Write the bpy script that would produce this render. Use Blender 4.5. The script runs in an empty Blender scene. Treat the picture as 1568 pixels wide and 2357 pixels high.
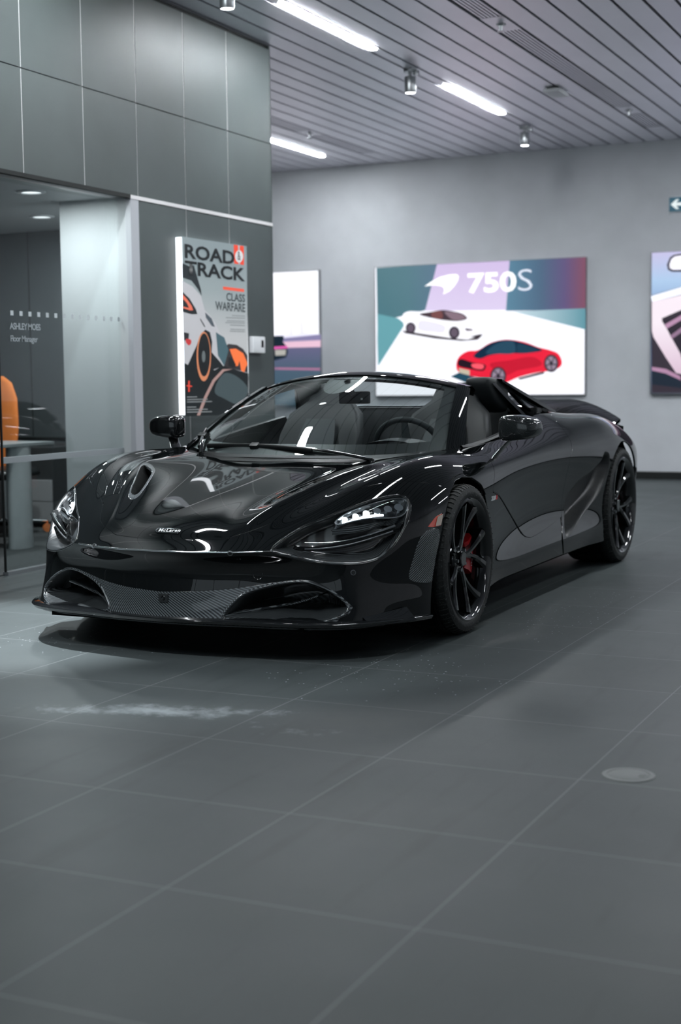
import bpy, bmesh, math, random
import numpy as np
from mathutils import Vector, Matrix
from mathutils.bvhtree import BVHTree

random.seed(7)
scene = bpy.context.scene
COL = scene.collection

# ------------------------------------------------------------------ camera
CAM_R = np.array([[0.9044465, 0.42644136, -0.01114863],
                  [-0.02859633, 0.08668471, 0.99582529],
                  [-0.42562751, 0.90035189, -0.09059634]])   # right, up, forward
CAM_F, CAM_H = 3308.516, 1.109236
IMG_W, IMG_H = 1568, 2357
CAR = np.array([-3.114237, 5.892407, 0.0])                    # ground point under the front axle
cam_data = bpy.data.cameras.new('camera')
cam = bpy.data.objects.new('camera', cam_data)
COL.objects.link(cam)
cam.matrix_world = Matrix((
    (CAM_R[0][0], CAM_R[1][0], -CAM_R[2][0], 0),
    (CAM_R[0][1], CAM_R[1][1], -CAM_R[2][1], 0),
    (CAM_R[0][2], CAM_R[1][2], -CAM_R[2][2], CAM_H),
    (0, 0, 0, 1)))
cam_data.sensor_fit = 'VERTICAL'
cam_data.sensor_height = 36.0
cam_data.sensor_width = 36.0 * IMG_W / IMG_H
cam_data.lens = CAM_F / IMG_H * 36.0
cam_data.clip_start = 0.05
cam_data.dof.use_dof = True
cam_data.dof.focus_distance = 6.1
cam_data.dof.aperture_fstop = 2.4
scene.camera = cam

# ------------------------------------------------------------------ world and exposure
world = bpy.data.worlds.new('world')
scene.world = world
world.use_nodes = True
world.node_tree.nodes['Background'].inputs[0].default_value = (0.55, 0.62, 0.68, 1)
world.node_tree.nodes['Background'].inputs[1].default_value = 1.0
vs = scene.view_settings
vs.view_transform = 'Standard'
vs.look = 'None'
vs.gamma = 1.0
vs.use_curve_mapping = False
vs.exposure = 0.12
# ------------------------------------------------------------------ helpers
def lin(c):
    return tuple(((v / 12.92) if v <= 0.04045 else ((v + 0.055) / 1.055) ** 2.4) for v in c)

def hexc(h):
    return lin(tuple(int(h[i:i + 2], 16) / 255 for i in (0, 2, 4)))

def mat(name, color, rough=0.5, metal=0.0, coat=0.0, emit=None, strength=0.0, trans=0.0, ior=1.45, alpha=1.0, spec=0.5):
    m = bpy.data.materials.new(name)
    m.use_nodes = True
    b = m.node_tree.nodes['Principled BSDF']
    b.inputs['Base Color'].default_value = (*color[:3], 1)
    b.inputs['Roughness'].default_value = rough
    b.inputs['Metallic'].default_value = metal
    b.inputs['Coat Weight'].default_value = coat
    b.inputs['Coat Roughness'].default_value = 0.02
    b.inputs['Transmission Weight'].default_value = trans
    b.inputs['IOR'].default_value = ior
    b.inputs['Alpha'].default_value = alpha
    b.inputs['Specular IOR Level'].default_value = spec
    if emit is not None:
        b.inputs['Emission Color'].default_value = (*emit[:3], 1)
        b.inputs['Emission Strength'].default_value = strength
    return m

def nodes_of(m):
    nt = m.node_tree
    return nt, nt.nodes, nt.links, nt.nodes['Principled BSDF']

def obj(name, verts, faces, material=None, parent=None, smooth=False, normals=None, label=None):
    me = bpy.data.meshes.new(name)
    me.from_pydata([tuple(map(float, v)) for v in verts], [], [tuple(map(int, f)) for f in faces])
    me.validate(verbose=False, clean_customdata=False)
    if material is not None:
        for mm in (material if isinstance(material, (list, tuple)) else [material]):
            me.materials.append(mm)
    if smooth or normals is not None:
        me.polygons.foreach_set('use_smooth', [True] * len(me.polygons))
    if normals is not None and len(normals) == len(me.vertices):
        me.normals_split_custom_set_from_vertices([tuple(map(float, n)) for n in normals])
    me.update()
    o = bpy.data.objects.new(name, me)
    COL.objects.link(o)
    if parent is not None:
        o.parent = parent
    if label:
        o['label'] = label
    return o

def bm_obj(name, bm, material=None, parent=None, smooth=None, label=None):
    me = bpy.data.meshes.new(name)
    bmesh.ops.recalc_face_normals(bm, faces=bm.faces)
    bm.to_mesh(me)
    bm.free()
    if material is not None:
        for mm in (material if isinstance(material, (list, tuple)) else [material]):
            me.materials.append(mm)
    if smooth is not None:
        me.polygons.foreach_set('use_smooth', [True] * len(me.polygons))
        if smooth < 179:
            me.set_sharp_from_angle(angle=math.radians(smooth))
    o = bpy.data.objects.new(name, me)
    COL.objects.link(o)
    if parent is not None:
        o.parent = parent
    if label:
        o['label'] = label
    return o

def empty(name, loc=(0, 0, 0), rotz=0.0):
    o = bpy.data.objects.new(name, None)
    o.empty_display_size = 0.1
    o.location = loc
    o.rotation_euler = (0, 0, rotz)
    COL.objects.link(o)
    return o

def tag(o, label, cat, group=None):
    o['label'] = label
    o['category'] = cat
    if group:
        o['group'] = group
    return o

def struct(o):
    o['kind'] = 'structure'
    return o

def add_box(bm, lo, hi, bevel=0.0, mtx=None, mi=0):
    lo = Vector(lo); hi = Vector(hi)
    r = bmesh.ops.create_cube(bm, size=1.0)
    vs_ = r['verts']
    for v in vs_:
        v.co = Vector((lo[i] + (v.co[i] + 0.5) * (hi[i] - lo[i]) for i in range(3)))
    fs = list({f for v in vs_ for f in v.link_faces})
    for f in fs:
        f.material_index = mi
    if bevel > 0:
        es = list({e for v in vs_ for e in v.link_edges})
        rr = bmesh.ops.bevel(bm, geom=es, offset=bevel, segments=2, profile=0.7, affect='EDGES')
        vs_ = list({v for f in rr['faces'] for v in f.verts} | {v for v in vs_ if v.is_valid})
        for f in rr['faces']:
            f.material_index = mi
    if mtx is not None:
        bmesh.ops.transform(bm, matrix=mtx, verts=[v for v in vs_ if v.is_valid])
    return vs_

def box(name, lo, hi, material, parent=None, bevel=0.0, label=None):
    bm = bmesh.new()
    add_box(bm, lo, hi, bevel)
    return bm_obj(name, bm, material, parent, label=label)

def add_cyl(bm, p0, p1, r0, r1=None, seg=24, caps=True):
    r1 = r0 if r1 is None else r1
    p0 = Vector(p0); p1 = Vector(p1)
    d = (p1 - p0)
    q = d.to_track_quat('Z', 'Y').to_matrix()
    ra = [bm.verts.new(p0 + q @ Vector((r0 * math.cos(2 * math.pi * i / seg), r0 * math.sin(2 * math.pi * i / seg), 0))) for i in range(seg)]
    rb = [bm.verts.new(p1 + q @ Vector((r1 * math.cos(2 * math.pi * i / seg), r1 * math.sin(2 * math.pi * i / seg), 0))) for i in range(seg)]
    for i in range(seg):
        bm.faces.new((ra[i], ra[(i + 1) % seg], rb[(i + 1) % seg], rb[i]))
    if caps:
        bm.faces.new(list(reversed(ra)))
        bm.faces.new(rb)

def lathe(bm, prof, axis_mtx=None, seg=64, closed=False):
    """prof: list of (radius, height); turned around local z"""
    rings = []
    for r, z in prof:
        ring = []
        for i in range(seg):
            a = 2 * math.pi * i / seg
            p = Vector((r * math.cos(a), r * math.sin(a), z))
            if axis_mtx is not None:
                p = axis_mtx @ p
            ring.append(bm.verts.new(p))
        rings.append(ring)
    n = len(rings)
    for k in range(n if closed else n - 1):
        a, b = rings[k], rings[(k + 1) % n]
        for i in range(seg):
            bm.faces.new((a[i], a[(i + 1) % seg], b[(i + 1) % seg], b[i]))

def catmull(P, n=8, closed=False):
    P = [np.array(p, float) for p in P]
    out = []
    m = len(P)
    for i in range(m if closed else m - 1):
        p0 = P[(i - 1) % m] if closed or i > 0 else 2 * P[0] - P[1]
        p1 = P[i]; p2 = P[(i + 1) % m]
        p3 = P[(i + 2) % m] if closed or i + 2 < m else 2 * P[-1] - P[-2]
        # centripetal parametrisation keeps tight corners from overshooting
        t0 = 0.0
        t1 = t0 + max(np.linalg.norm(p1 - p0), 1e-6) ** 0.5
        t2 = t1 + max(np.linalg.norm(p2 - p1), 1e-6) ** 0.5
        t3 = t2 + max(np.linalg.norm(p3 - p2), 1e-6) ** 0.5
        for t in np.linspace(t1, t2, n, endpoint=False):
            a1 = (t1 - t) / (t1 - t0) * p0 + (t - t0) / (t1 - t0) * p1
            a2 = (t2 - t) / (t2 - t1) * p1 + (t - t1) / (t2 - t1) * p2
            a3 = (t3 - t) / (t3 - t2) * p2 + (t - t2) / (t3 - t2) * p3
            b1 = (t2 - t) / (t2 - t0) * a1 + (t - t0) / (t2 - t0) * a2
            b2 = (t3 - t) / (t3 - t1) * a2 + (t - t1) / (t3 - t1) * a3
            out.append((t2 - t) / (t2 - t1) * b1 + (t - t1) / (t2 - t1) * b2)
    if not closed:
        out.append(P[-1])
    return np.array(out)

def tube(bm, pts, r, seg=8, caps=True, flat=None):
    """sweep a round (or flattened) section along a polyline; r may be a list"""
    pts = [Vector(p) for p in pts]
    n = len(pts)
    rs = r if isinstance(r, (list, tuple, np.ndarray)) else [r] * n
    rings = []
    up = Vector((0, 0, 1))
    prev = None
    for i, p in enumerate(pts):
        t = (pts[min(i + 1, n - 1)] - pts[max(i - 1, 0)])
        if t.length < 1e-9:
            t = Vector((1, 0, 0))
        t.normalize()
        if prev is None:
            s = t.cross(up)
            if s.length < 1e-3:
                s = t.cross(Vector((0, 1, 0)))
        else:
            s = prev - t * prev.dot(t)
        s.normalize()
        prev = s
        b = s.cross(t)
        fl = 1.0 if flat is None else flat
        rings.append([bm.verts.new(p + s * (rs[i] * math.cos(2 * math.pi * k / seg)) + b * (rs[i] * fl * math.sin(2 * math.pi * k / seg))) for k in range(seg)])
    for a, b in zip(rings[:-1], rings[1:]):
        for k in range(seg):
            bm.faces.new((a[k], a[(k + 1) % seg], b[(k + 1) % seg], b[k]))
    if caps:
        bm.faces.new(list(reversed(rings[0])))
        bm.faces.new(rings[-1])

def loft(name, rows, material, parent=None, smooth=60, close_u=False, caps=False, label=None, thick=0.0):
    """rows: list of equally long point lists"""
    bm = bmesh.new()
    R_ = [[bm.verts.new(Vector(map(float, p))) for p in row] for row in rows]
    m = len(R_[0])
    for a, b in zip(R_[:-1], R_[1:]):
        for k in range(m if close_u else m - 1):
            k2 = (k + 1) % m
            try:
                bm.faces.new((a[k], a[k2], b[k2], b[k]))
            except ValueError:
                pass
    if caps:
        for ring in (R_[0], R_[-1]):
            try:
                bm.faces.new(ring)
            except ValueError:
                pass
    bmesh.ops.remove_doubles(bm, verts=bm.verts, dist=1e-6)
    if thick:
        bmesh.ops.recalc_face_normals(bm, faces=bm.faces)
        bmesh.ops.solidify(bm, geom=bm.faces, thickness=thick)
    return bm_obj(name, bm, material, parent, smooth=smooth, label=label)

def px_of(P):
    """car frame points (x forward, y left, z up) -> photograph pixels"""
    P = np.asarray(P, float).reshape(-1, 3)
    w = np.stack([P[:, 1] + CAR[0], CAR[1] - P[:, 0], P[:, 2] - CAM_H], 1)
    d = w @ CAM_R.T
    return np.stack([IMG_W / 2 + CAM_F * d[:, 0] / d[:, 2], IMG_H / 2 - CAM_F * d[:, 1] / d[:, 2]], 1)

def sight(px, py):
    """sight line of the photograph in the car frame: origin, direction"""
    d = np.array([(px - IMG_W / 2) / CAM_F, (IMG_H / 2 - py) / CAM_F, 1.0]) @ CAM_R
    c = np.array([CAR[1], -CAR[0], CAM_H])
    return c, np.array([-d[1], d[0], d[2]])

def at(px, py, **k):
    c, d = sight(px, py)
    a, v = list(k.items())[0]
    i = 'xyz'.index(a)
    return c + (v - c[i]) / d[i] * d

def poly_sd(P, Q):
    """signed distance of 2-D points P to closed polygon Q, negative inside"""
    P = np.asarray(P, float); Q = np.asarray(Q, float)
    best = np.full(len(P), 1e9)
    ins = np.zeros(len(P), bool)
    for a, b in zip(Q, np.roll(Q, -1, 0)):
        ab = b - a
        L = ab @ ab
        if L < 1e-12:
            continue
        t = np.clip(((P - a) @ ab) / L, 0, 1)
        best = np.minimum(best, np.linalg.norm(P - a - t[:, None] * ab, axis=1))
        c = (a[1] > P[:, 1]) != (b[1] > P[:, 1])
        with np.errstate(divide='ignore', invalid='ignore'):
            xi = a[0] + (P[:, 1] - a[1]) * (b[0] - a[0]) / (b[1] - a[1])
        ins ^= c & (P[:, 0] < xi)
    return np.where(ins, -best, best)

# ------------------------------------------------------------------ text helper
def text_mesh(name, s, size, mtx, material, parent=None, extrude=0.0, align='LEFT', bold=0.0, space=1.0, label=None, shear=0.0):
    cu = bpy.data.curves.new(name, 'FONT')
    cu.body = s
    cu.size = size
    cu.extrude = extrude
    cu.align_x = align
    cu.align_y = 'BOTTOM_BASELINE'
    cu.offset = bold
    cu.space_character = space
    cu.shear = shear
    cu.resolution_u = 3
    o = bpy.data.objects.new(name, cu)
    COL.objects.link(o)
    dg = bpy.context.evaluated_depsgraph_get()
    me = bpy.data.meshes.new_from_object(o.evaluated_get(dg))
    me.name = name
    bpy.data.objects.remove(o)
    me.materials.clear()
    me.materials.append(material)
    o = bpy.data.objects.new(name, me)
    COL.objects.link(o)
    me.transform(mtx)
    if parent is not None:
        o.parent = parent
    if label:
        o['label'] = label
    return o

def frame3(origin, xa, ya):
    xa = Vector(xa).normalized()
    ya = Vector(ya); ya = (ya - xa * ya.dot(xa)).normalized()
    za = xa.cross(ya)
    return Matrix(((xa[0], ya[0], za[0], origin[0]), (xa[1], ya[1], za[1], origin[1]), (xa[2], ya[2], za[2], origin[2]), (0, 0, 0, 1)))

# ------------------------------------------------------------------ materials
def carbon_mat(name, base=(.012, .014, .016), light=(.085, .098, .105), scale=330.0, rough=0.2, axis='XZ'):
    """twill carbon weave under clear lacquer: diagonal bands in object space"""
    m = mat(name, base, rough, coat=0.8)
    nt, nd, lk, b = nodes_of(m)
    tc = nd.new('ShaderNodeTexCoord')
    mp = nd.new('ShaderNodeMapping')
    mp.inputs['Rotation'].default_value = (0.5, 0.35, math.radians(40))
    w = nd.new('ShaderNodeTexWave')
    w.wave_type = 'BANDS'; w.bands_direction = 'DIAGONAL'
    w.inputs['Scale'].default_value = scale / 6.0
    w.inputs['Distortion'].default_value = 0.0
    r = nd.new('ShaderNodeValToRGB')
    r.color_ramp.elements[0].position = 0.35; r.color_ramp.elements[0].color = (*base, 1)
    r.color_ramp.elements[1].position = 0.75; r.color_ramp.elements[1].color = (*light, 1)
    lk.new(tc.outputs['Object'], mp.inputs['Vector'])
    lk.new(mp.outputs['Vector'], w.inputs['Vector'])
    lk.new(w.outputs['Color'], r.inputs['Fac'])
    lk.new(r.outputs['Color'], b.inputs['Base Color'])
    return m

def glass_mat(name, tint=(1, 1, 1), ior=1.5, gloss=1.0):
    """thin pane: clear with a mirror reflection that grows at grazing angles"""
    m = bpy.data.materials.new(name)
    m.use_nodes = True
    nt = m.node_tree
    nt.nodes.clear()
    out = nt.nodes.new('ShaderNodeOutputMaterial')
    mix = nt.nodes.new('ShaderNodeMixShader')
    fr = nt.nodes.new('ShaderNodeFresnel')
    geo = nt.nodes.new('ShaderNodeNewGeometry')
    mr = nt.nodes.new('ShaderNodeMapRange')      # same reflection from either face of the pane
    mr.inputs[3].default_value = ior; mr.inputs[4].default_value = 1 / ior
    nt.links.new(geo.outputs['Backfacing'], mr.inputs[0])
    nt.links.new(mr.outputs[0], fr.inputs['IOR'])
    tr = nt.nodes.new('ShaderNodeBsdfTransparent'); tr.inputs['Color'].default_value = (*tint, 1)
    gl = nt.nodes.new('ShaderNodeBsdfGlossy'); gl.inputs['Roughness'].default_value = 0.01
    gl.inputs['Color'].default_value = (gloss, gloss, gloss, 1)
    nt.links.new(fr.outputs[0], mix.inputs[0])
    nt.links.new(tr.outputs[0], mix.inputs[1])
    nt.links.new(gl.outputs[0], mix.inputs[2])
    nt.links.new(mix.outputs[0], out.inputs['Surface'])
    return m

M = {}
M['paint'] = mat('black_paint', (.0030, .0038, .0042), .5, coat=1.0, spec=0.0)
M['paint'].node_tree.nodes['Principled BSDF'].inputs['Coat Roughness'].default_value = 0.015
M['gloss'] = mat('gloss_black', (.007, .008, .009), .09, coat=1.0)
M['satin'] = mat('satin_black', (.012, .014, .015), .38)
M['matte'] = mat('matte_black', (.004, .005, .005), .8, spec=.1)
M['carbon_lit'] = carbon_mat('carbon_lit', (.015, .018, .019), (.17, .19, .20), 330.0, .18)  # lighter weave copy standing in for the reflection on the louvre
M['rubber'] = mat('rubber', (.012, .014, .014), .55)
M['carbon'] = carbon_mat('carbon')
M['carbon_fine'] = carbon_mat('carbon_fine', (.010, .012, .013), (.038, .044, .047), 520.0, .15)
M['carbon_dark'] = carbon_mat('carbon_dark', (.008, .009, .010), (.05, .058, .062), 330.0, .3)
M['chrome'] = mat('chrome', (.75, .78, .8), .12, metal=1.0)
M['steel'] = mat('brushed_steel', (.32, .34, .36), .35, metal=1.0)
M['red'] = mat('red_enamel', hexc('c01822'), .3, coat=.6)
M['orange_lens'] = mat('orange_lens', hexc('e8401e'), .15, coat=1.0)
M['pale_lens'] = mat('pale_lens', hexc('d8c4b0'), .15, coat=1.0)
M['screen_glass'] = glass_mat('car_glass', (.80, .86, .86), 1.45)
M['lamp_glass'] = glass_mat('lamp_glass', (.92, .95, .97), 1.45)
M['leather'] = mat('dark_leather', (.022, .026, .028), .5)
M['leather_grey'] = mat('grey_leather', (.07, .08, .085), .55)
M['led'] = mat('led_white', (.9, .95, 1), .3, emit=(.85, .95, 1), strength=2.2)
M['white_ink'] = mat('white_ink', (.8, .82, .83), .4)
M['red_ink'] = mat('red_ink', hexc('d8202c'), .4)
# ------------------------------------------------------------------ room materials
def floor_mat():
    m = mat('floor_tile', (.085, .092, .094), .42, spec=.25)
    nt, nd, lk, b = nodes_of(m)
    geo = nd.new('ShaderNodeNewGeometry')
    sep = nd.new('ShaderNodeSeparateXYZ')
    lk.new(geo.outputs['Position'], sep.inputs[0])
    def math_(op, a, b_=None, c=None):
        n = nd.new('ShaderNodeMath'); n.operation = op
        for i, v in enumerate((a, b_, c)):
            if v is None:
                continue
            if isinstance(v, (int, float)):
                n.inputs[i].default_value = v
            else:
                lk.new(v, n.inputs[i])
        return n.outputs[0]
    P = .59757
    def grout(o, x0, w):
        f = math_('FRACT', math_('MULTIPLY', math_('SUBTRACT', o, x0), 1 / P))
        d = math_('MINIMUM', f, math_('SUBTRACT', 1.0, f))
        return math_('LESS_THAN', d, w / P / 2)
    g = math_('MAXIMUM', grout(sep.outputs['X'], -2.27365, .0045), grout(sep.outputs['Y'], 5.60783, .0045))
    # each tile a touch different
    ix = math_('FLOOR', math_('MULTIPLY', math_('SUBTRACT', sep.outputs['X'], -2.27365), 1 / P))
    iy = math_('FLOOR', math_('MULTIPLY', math_('SUBTRACT', sep.outputs['Y'], 5.60783), 1 / P))
    cmb = nd.new('ShaderNodeCombineXYZ'); lk.new(ix, cmb.inputs[0]); lk.new(iy, cmb.inputs[1])
    wn = nd.new('ShaderNodeTexWhiteNoise'); wn.noise_dimensions = '3D'; lk.new(cmb.outputs[0], wn.inputs['Vector'])
    n1 = nd.new('ShaderNodeTexNoise'); n1.inputs['Scale'].default_value = 1.6; n1.inputs['Detail'].default_value = 5; n1.inputs['Roughness'].default_value = .65
    lk.new(geo.outputs['Position'], n1.inputs['Vector'])
    n2 = nd.new('ShaderNodeTexNoise'); n2.inputs['Scale'].default_value = 55; n2.inputs['Detail'].default_value = 3
    lk.new(geo.outputs['Position'], n2.inputs['Vector'])
    v = math_('ADD', .80, math_('MULTIPLY', n1.outputs['Fac'], .28))
    v = math_('ADD', v, math_('MULTIPLY', wn.outputs['Value'], .07))
    v = math_('ADD', v, math_('MULTIPLY', n2.outputs['Fac'], .06))
    # scuffed tyre tracks: long streaks along the driving direction
    mp = nd.new('ShaderNodeMapping'); mp.inputs['Scale'].default_value = (9, .8, 1); mp.inputs['Rotation'].default_value = (0, 0, .25)
    lk.new(geo.outputs['Position'], mp.inputs['Vector'])
    n3 = nd.new('ShaderNodeTexNoise'); n3.inputs['Scale'].default_value = 1.5; n3.inputs['Detail'].default_value = 4
    lk.new(mp.outputs['Vector'], n3.inputs['Vector'])
    st = nd.new('ShaderNodeMapRange'); st.inputs[1].default_value = .58; st.inputs[2].default_value = .75; st.inputs[3].default_value = 0; st.inputs[4].default_value = .22
    lk.new(n3.outputs['Fac'], st.inputs[0])
    v = math_('SUBTRACT', v, math_('MULTIPLY', st.outputs[0], 1.0))
    # dust: pale crumbs in patches before the car
    vo = nd.new('ShaderNodeTexVoronoi'); vo.inputs['Scale'].default_value = 42; vo.inputs['Randomness'].default_value = 1
    lk.new(geo.outputs['Position'], vo.inputs['Vector'])
    def patch_(cx, cy, rx, ry, rot=0.0):
        mpp = nd.new('ShaderNodeMapping'); mpp.vector_type = 'TEXTURE'
        mpp.inputs['Location'].default_value = (cx, cy, 0); mpp.inputs['Scale'].default_value = (rx, ry, 1); mpp.inputs['Rotation'].default_value = (0, 0, rot)
        lk.new(geo.outputs['Position'], mpp.inputs['Vector'])
        ln = nd.new('ShaderNodeVectorMath'); ln.operation = 'LENGTH'; lk.new(mpp.outputs[0], ln.inputs[0])
        mr = nd.new('ShaderNodeMapRange'); mr.inputs[1].default_value = 0; mr.inputs[2].default_value = 1; mr.inputs[3].default_value = 1; mr.inputs[4].default_value = 0
        lk.new(ln.outputs['Value'], mr.inputs[0])
        return mr.outputs[0]
    reg = math_('MAXIMUM', patch_(-3.6, 5.1, 1.3, .65), math_('MAXIMUM', patch_(-2.15, 5.0, .9, 1.0), patch_(-1.9, 6.6, .5, 1.6)))
    n4 = nd.new('ShaderNodeTexNoise'); n4.inputs['Scale'].default_value = 7; lk.new(geo.outputs['Position'], n4.inputs['Vector'])
    wn2 = nd.new('ShaderNodeTexWhiteNoise'); lk.new(vo.outputs['Position'], wn2.inputs['Vector'])
    pick = math_('GREATER_THAN', math_('MULTIPLY', math_('MULTIPLY', reg, n4.outputs['Fac']), math_('ADD', .3, wn2.outputs['Value'])), .30)
    crumb = math_('MULTIPLY', math_('LESS_THAN', vo.outputs['Distance'], math_('ADD', .05, math_('MULTIPLY', wn2.outputs['Value'], .09))), pick)
    # chalky scuff band on the left
    n5 = nd.new('ShaderNodeTexNoise'); n5.inputs['Scale'].default_value = 11; n5.inputs['Detail'].default_value = 6; n5.inputs['Roughness'].default_value = .7
    lk.new(geo.outputs['Position'], n5.inputs['Vector'])
    sc = math_('MAXIMUM', patch_(-2.62, 4.08, .75, .16, .28), math_('MULTIPLY', patch_(-2.1, 4.0, .45, .16, .1), .55))
    scf = nd.new('ShaderNodeMapRange'); scf.inputs[1].default_value = .50; scf.inputs[2].default_value = .80; scf.inputs[3].default_value = 0; scf.inputs[4].default_value = .8
    lk.new(math_('ADD', n5.outputs['Fac'], math_('MULTIPLY', math_('SUBTRACT', sc, .45), .55)), scf.inputs[0])
    scuff = math_('MULTIPLY', scf.outputs[0], math_('GREATER_THAN', sc, .01))
    col = nd.new('ShaderNodeMix'); col.data_type = 'RGBA'; col.blend_type = 'MULTIPLY'; col.inputs[0].default_value = 1
    col.inputs[6].default_value = (.055, .066, .068, 1)
    cv = nd.new('ShaderNodeCombineColor')
    for i in range(3):
        lk.new(v, cv.inputs[i])
    lk.new(cv.outputs[0], col.inputs[7])
    mixg = nd.new('ShaderNodeMix'); mixg.data_type = 'RGBA'
    lk.new(math_('MULTIPLY', g, .75), mixg.inputs[0]); lk.new(col.outputs[2], mixg.inputs[6]); mixg.inputs[7].default_value = (.17, .185, .19, 1)
    mixc = nd.new('ShaderNodeMix'); mixc.data_type = 'RGBA'
    lk.new(math_('MAXIMUM', crumb, math_('MULTIPLY', scuff, .6)), mixc.inputs[0]); lk.new(mixg.outputs[2], mixc.inputs[6]); mixc.inputs[7].default_value = (.42, .47, .50, 1)
    lk.new(mixc.outputs[2], b.inputs['Base Color'])
    rr = math_('ADD', .36, math_('MULTIPLY', n1.outputs['Fac'], .20))
    lk.new(rr, b.inputs['Roughness'])
    return m

def noisy(name, col, rough, amp=.12, scale=3.0, metal=0.0, bump=0.0, spec=.5):
    m = mat(name, col, rough, metal=metal, spec=spec)
    nt, nd, lk, b = nodes_of(m)
    geo = nd.new('ShaderNodeNewGeometry')
    n = nd.new('ShaderNodeTexNoise'); n.inputs['Scale'].default_value = scale; n.inputs['Detail'].default_value = 5
    lk.new(geo.outputs['Position'], n.inputs['Vector'])
    r = nd.new('ShaderNodeValToRGB')
    r.color_ramp.elements[0].position = .3; r.color_ramp.elements[0].color = (*[c * (1 - amp) for c in col], 1)
    r.color_ramp.elements[1].position = .7; r.color_ramp.elements[1].color = (*[c * (1 + amp) for c in col], 1)
    lk.new(n.outputs['Fac'], r.inputs['Fac']); lk.new(r.outputs['Color'], b.inputs['Base Color'])
    if bump:
        bp_ = nd.new('ShaderNodeBump'); bp_.inputs['Strength'].default_value = bump; bp_.inputs['Distance'].default_value = .002
        lk.new(n.outputs['Fac'], bp_.inputs['Height']); lk.new(bp_.outputs['Normal'], b.inputs['Normal'])
    return m

M['floor'] = floor_mat()
M['plaster'] = noisy('grey_plaster', (.68, .695, .73), .75, .06, 2.2, bump=.1)
M['panel'] = noisy('dark_metal_panel', (.062, .076, .076), .44, .10, 2.0, spec=.5)
M['joint'] = mat('aluminium_joint', (.74, .72, .73), .4, metal=.2)
M['dark'] = mat('dark_recess', (.008, .010, .010), .7)
M['slat'] = noisy('ceiling_slat', (.88, .87, .93), .42, .04, 1.2, metal=.75)
M['void'] = mat('ceiling_void', (.004, .005, .005), .9)
M['white_wall'] = noisy('white_wall', (.50, .52, .53), .6, .03, 1.0)
M['office_panel'] = noisy('office_panel', (.075, .088, .092), .35, .08, 1.5)
M['carpet'] = noisy('office_carpet', (.045, .05, .052), .95, .35, 60.0)
M['clear'] = glass_mat('clear_glass', (.90, .94, .94), 1.45)
M['tube'] = mat('strip_light', (1, 1, 1), .5, emit=(.92, .97, 1.0), strength=122.0)
M['tube_dim'] = mat('strip_light_dimmed', (1, 1, 1), .5, emit=(.92, .97, 1.0), strength=54.0)
M['lampface'] = mat('spot_face', (1, 1, 1), .5, emit=(.92, .97, 1.0), strength=20.0)
M['alu'] = mat('satin_aluminium', (.45, .47, .49), .32, metal=.85)
M['silver'] = mat('silver_paint', (.52, .55, .56), .35, metal=.25)
M['white_plastic'] = mat('white_plastic', (.82, .83, .85), .4)
# ------------------------------------------------------------------ the showroom shell
def wpt(px, py, **k):
    """photograph pixel -> point on a world plane"""
    d = np.array([(px - IMG_W / 2) / CAM_F, (IMG_H / 2 - py) / CAM_F, 1.0]) @ CAM_R
    c = np.array([0, 0, CAM_H])
    a, v = list(k.items())[0]
    i = 'xyz'.index(a)
    return c + (v - c[i]) / d[i] * d

XL, YB, ZC, ZT = -5.225, 15.72, 3.645, 2.309
XR, YF, XB = 5.5, -6.0, -12.0
def slab(name, lo, hi, m):
    return struct(box(name, lo, hi, m))
slab('floor', (XB, YF, -.10), (XR, YB + .2, 0), M['floor'])
slab('wall_back', (XB, YB, 0), (XR, YB + .2, ZC + .3), M['plaster'])
slab('wall_right', (XR, YF, 0), (XR + .2, YB + .2, ZC + .3), M['plaster'])
bm = bmesh.new()                       # unseen side behind the viewer; window added for fill light and front reflections
WX0, WX1, WZ0, WZ1 = -7.0, 4.0, .25, 2.95
add_box(bm, (XB, YF - .2, 0), (WX0, YF, ZC + .3)); add_box(bm, (WX1, YF - .2, 0), (XR + .2, YF, ZC + .3))
add_box(bm, (WX0, YF - .2, 0), (WX1, YF, WZ0)); add_box(bm, (WX0, YF - .2, WZ1), (WX1, YF, ZC + .3))
struct(bm_obj('wall_front', bm, M['plaster']))
bm = bmesh.new()
for k in range(6):
    x_ = WX0 + (WX1 - WX0) * k / 5
    add_box(bm, (x_ - .03, YF - .12, WZ0), (x_ + .03, YF - .04, WZ1))
for z_ in (WZ0, WZ1 - .05):
    add_box(bm, (WX0, YF - .12, z_), (WX1, YF - .04, z_ + .05))
wf = struct(bm_obj('fill_window', bm, M['alu']))
obj('fill_window_pane', [(WX0, YF - .08, WZ0), (WX1, YF - .08, WZ0), (WX1, YF - .08, WZ1), (WX0, YF - .08, WZ1)], [(0, 1, 2, 3)], M['clear'], wf)
slab('wall_far_left', (XB - .2, YF, 0), (XB, YB + .2, ZC + .3), M['plaster'])
slab('baseboard_back', (XB, YB - .02, 0), (XR, YB, .083), M['dark'])

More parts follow.
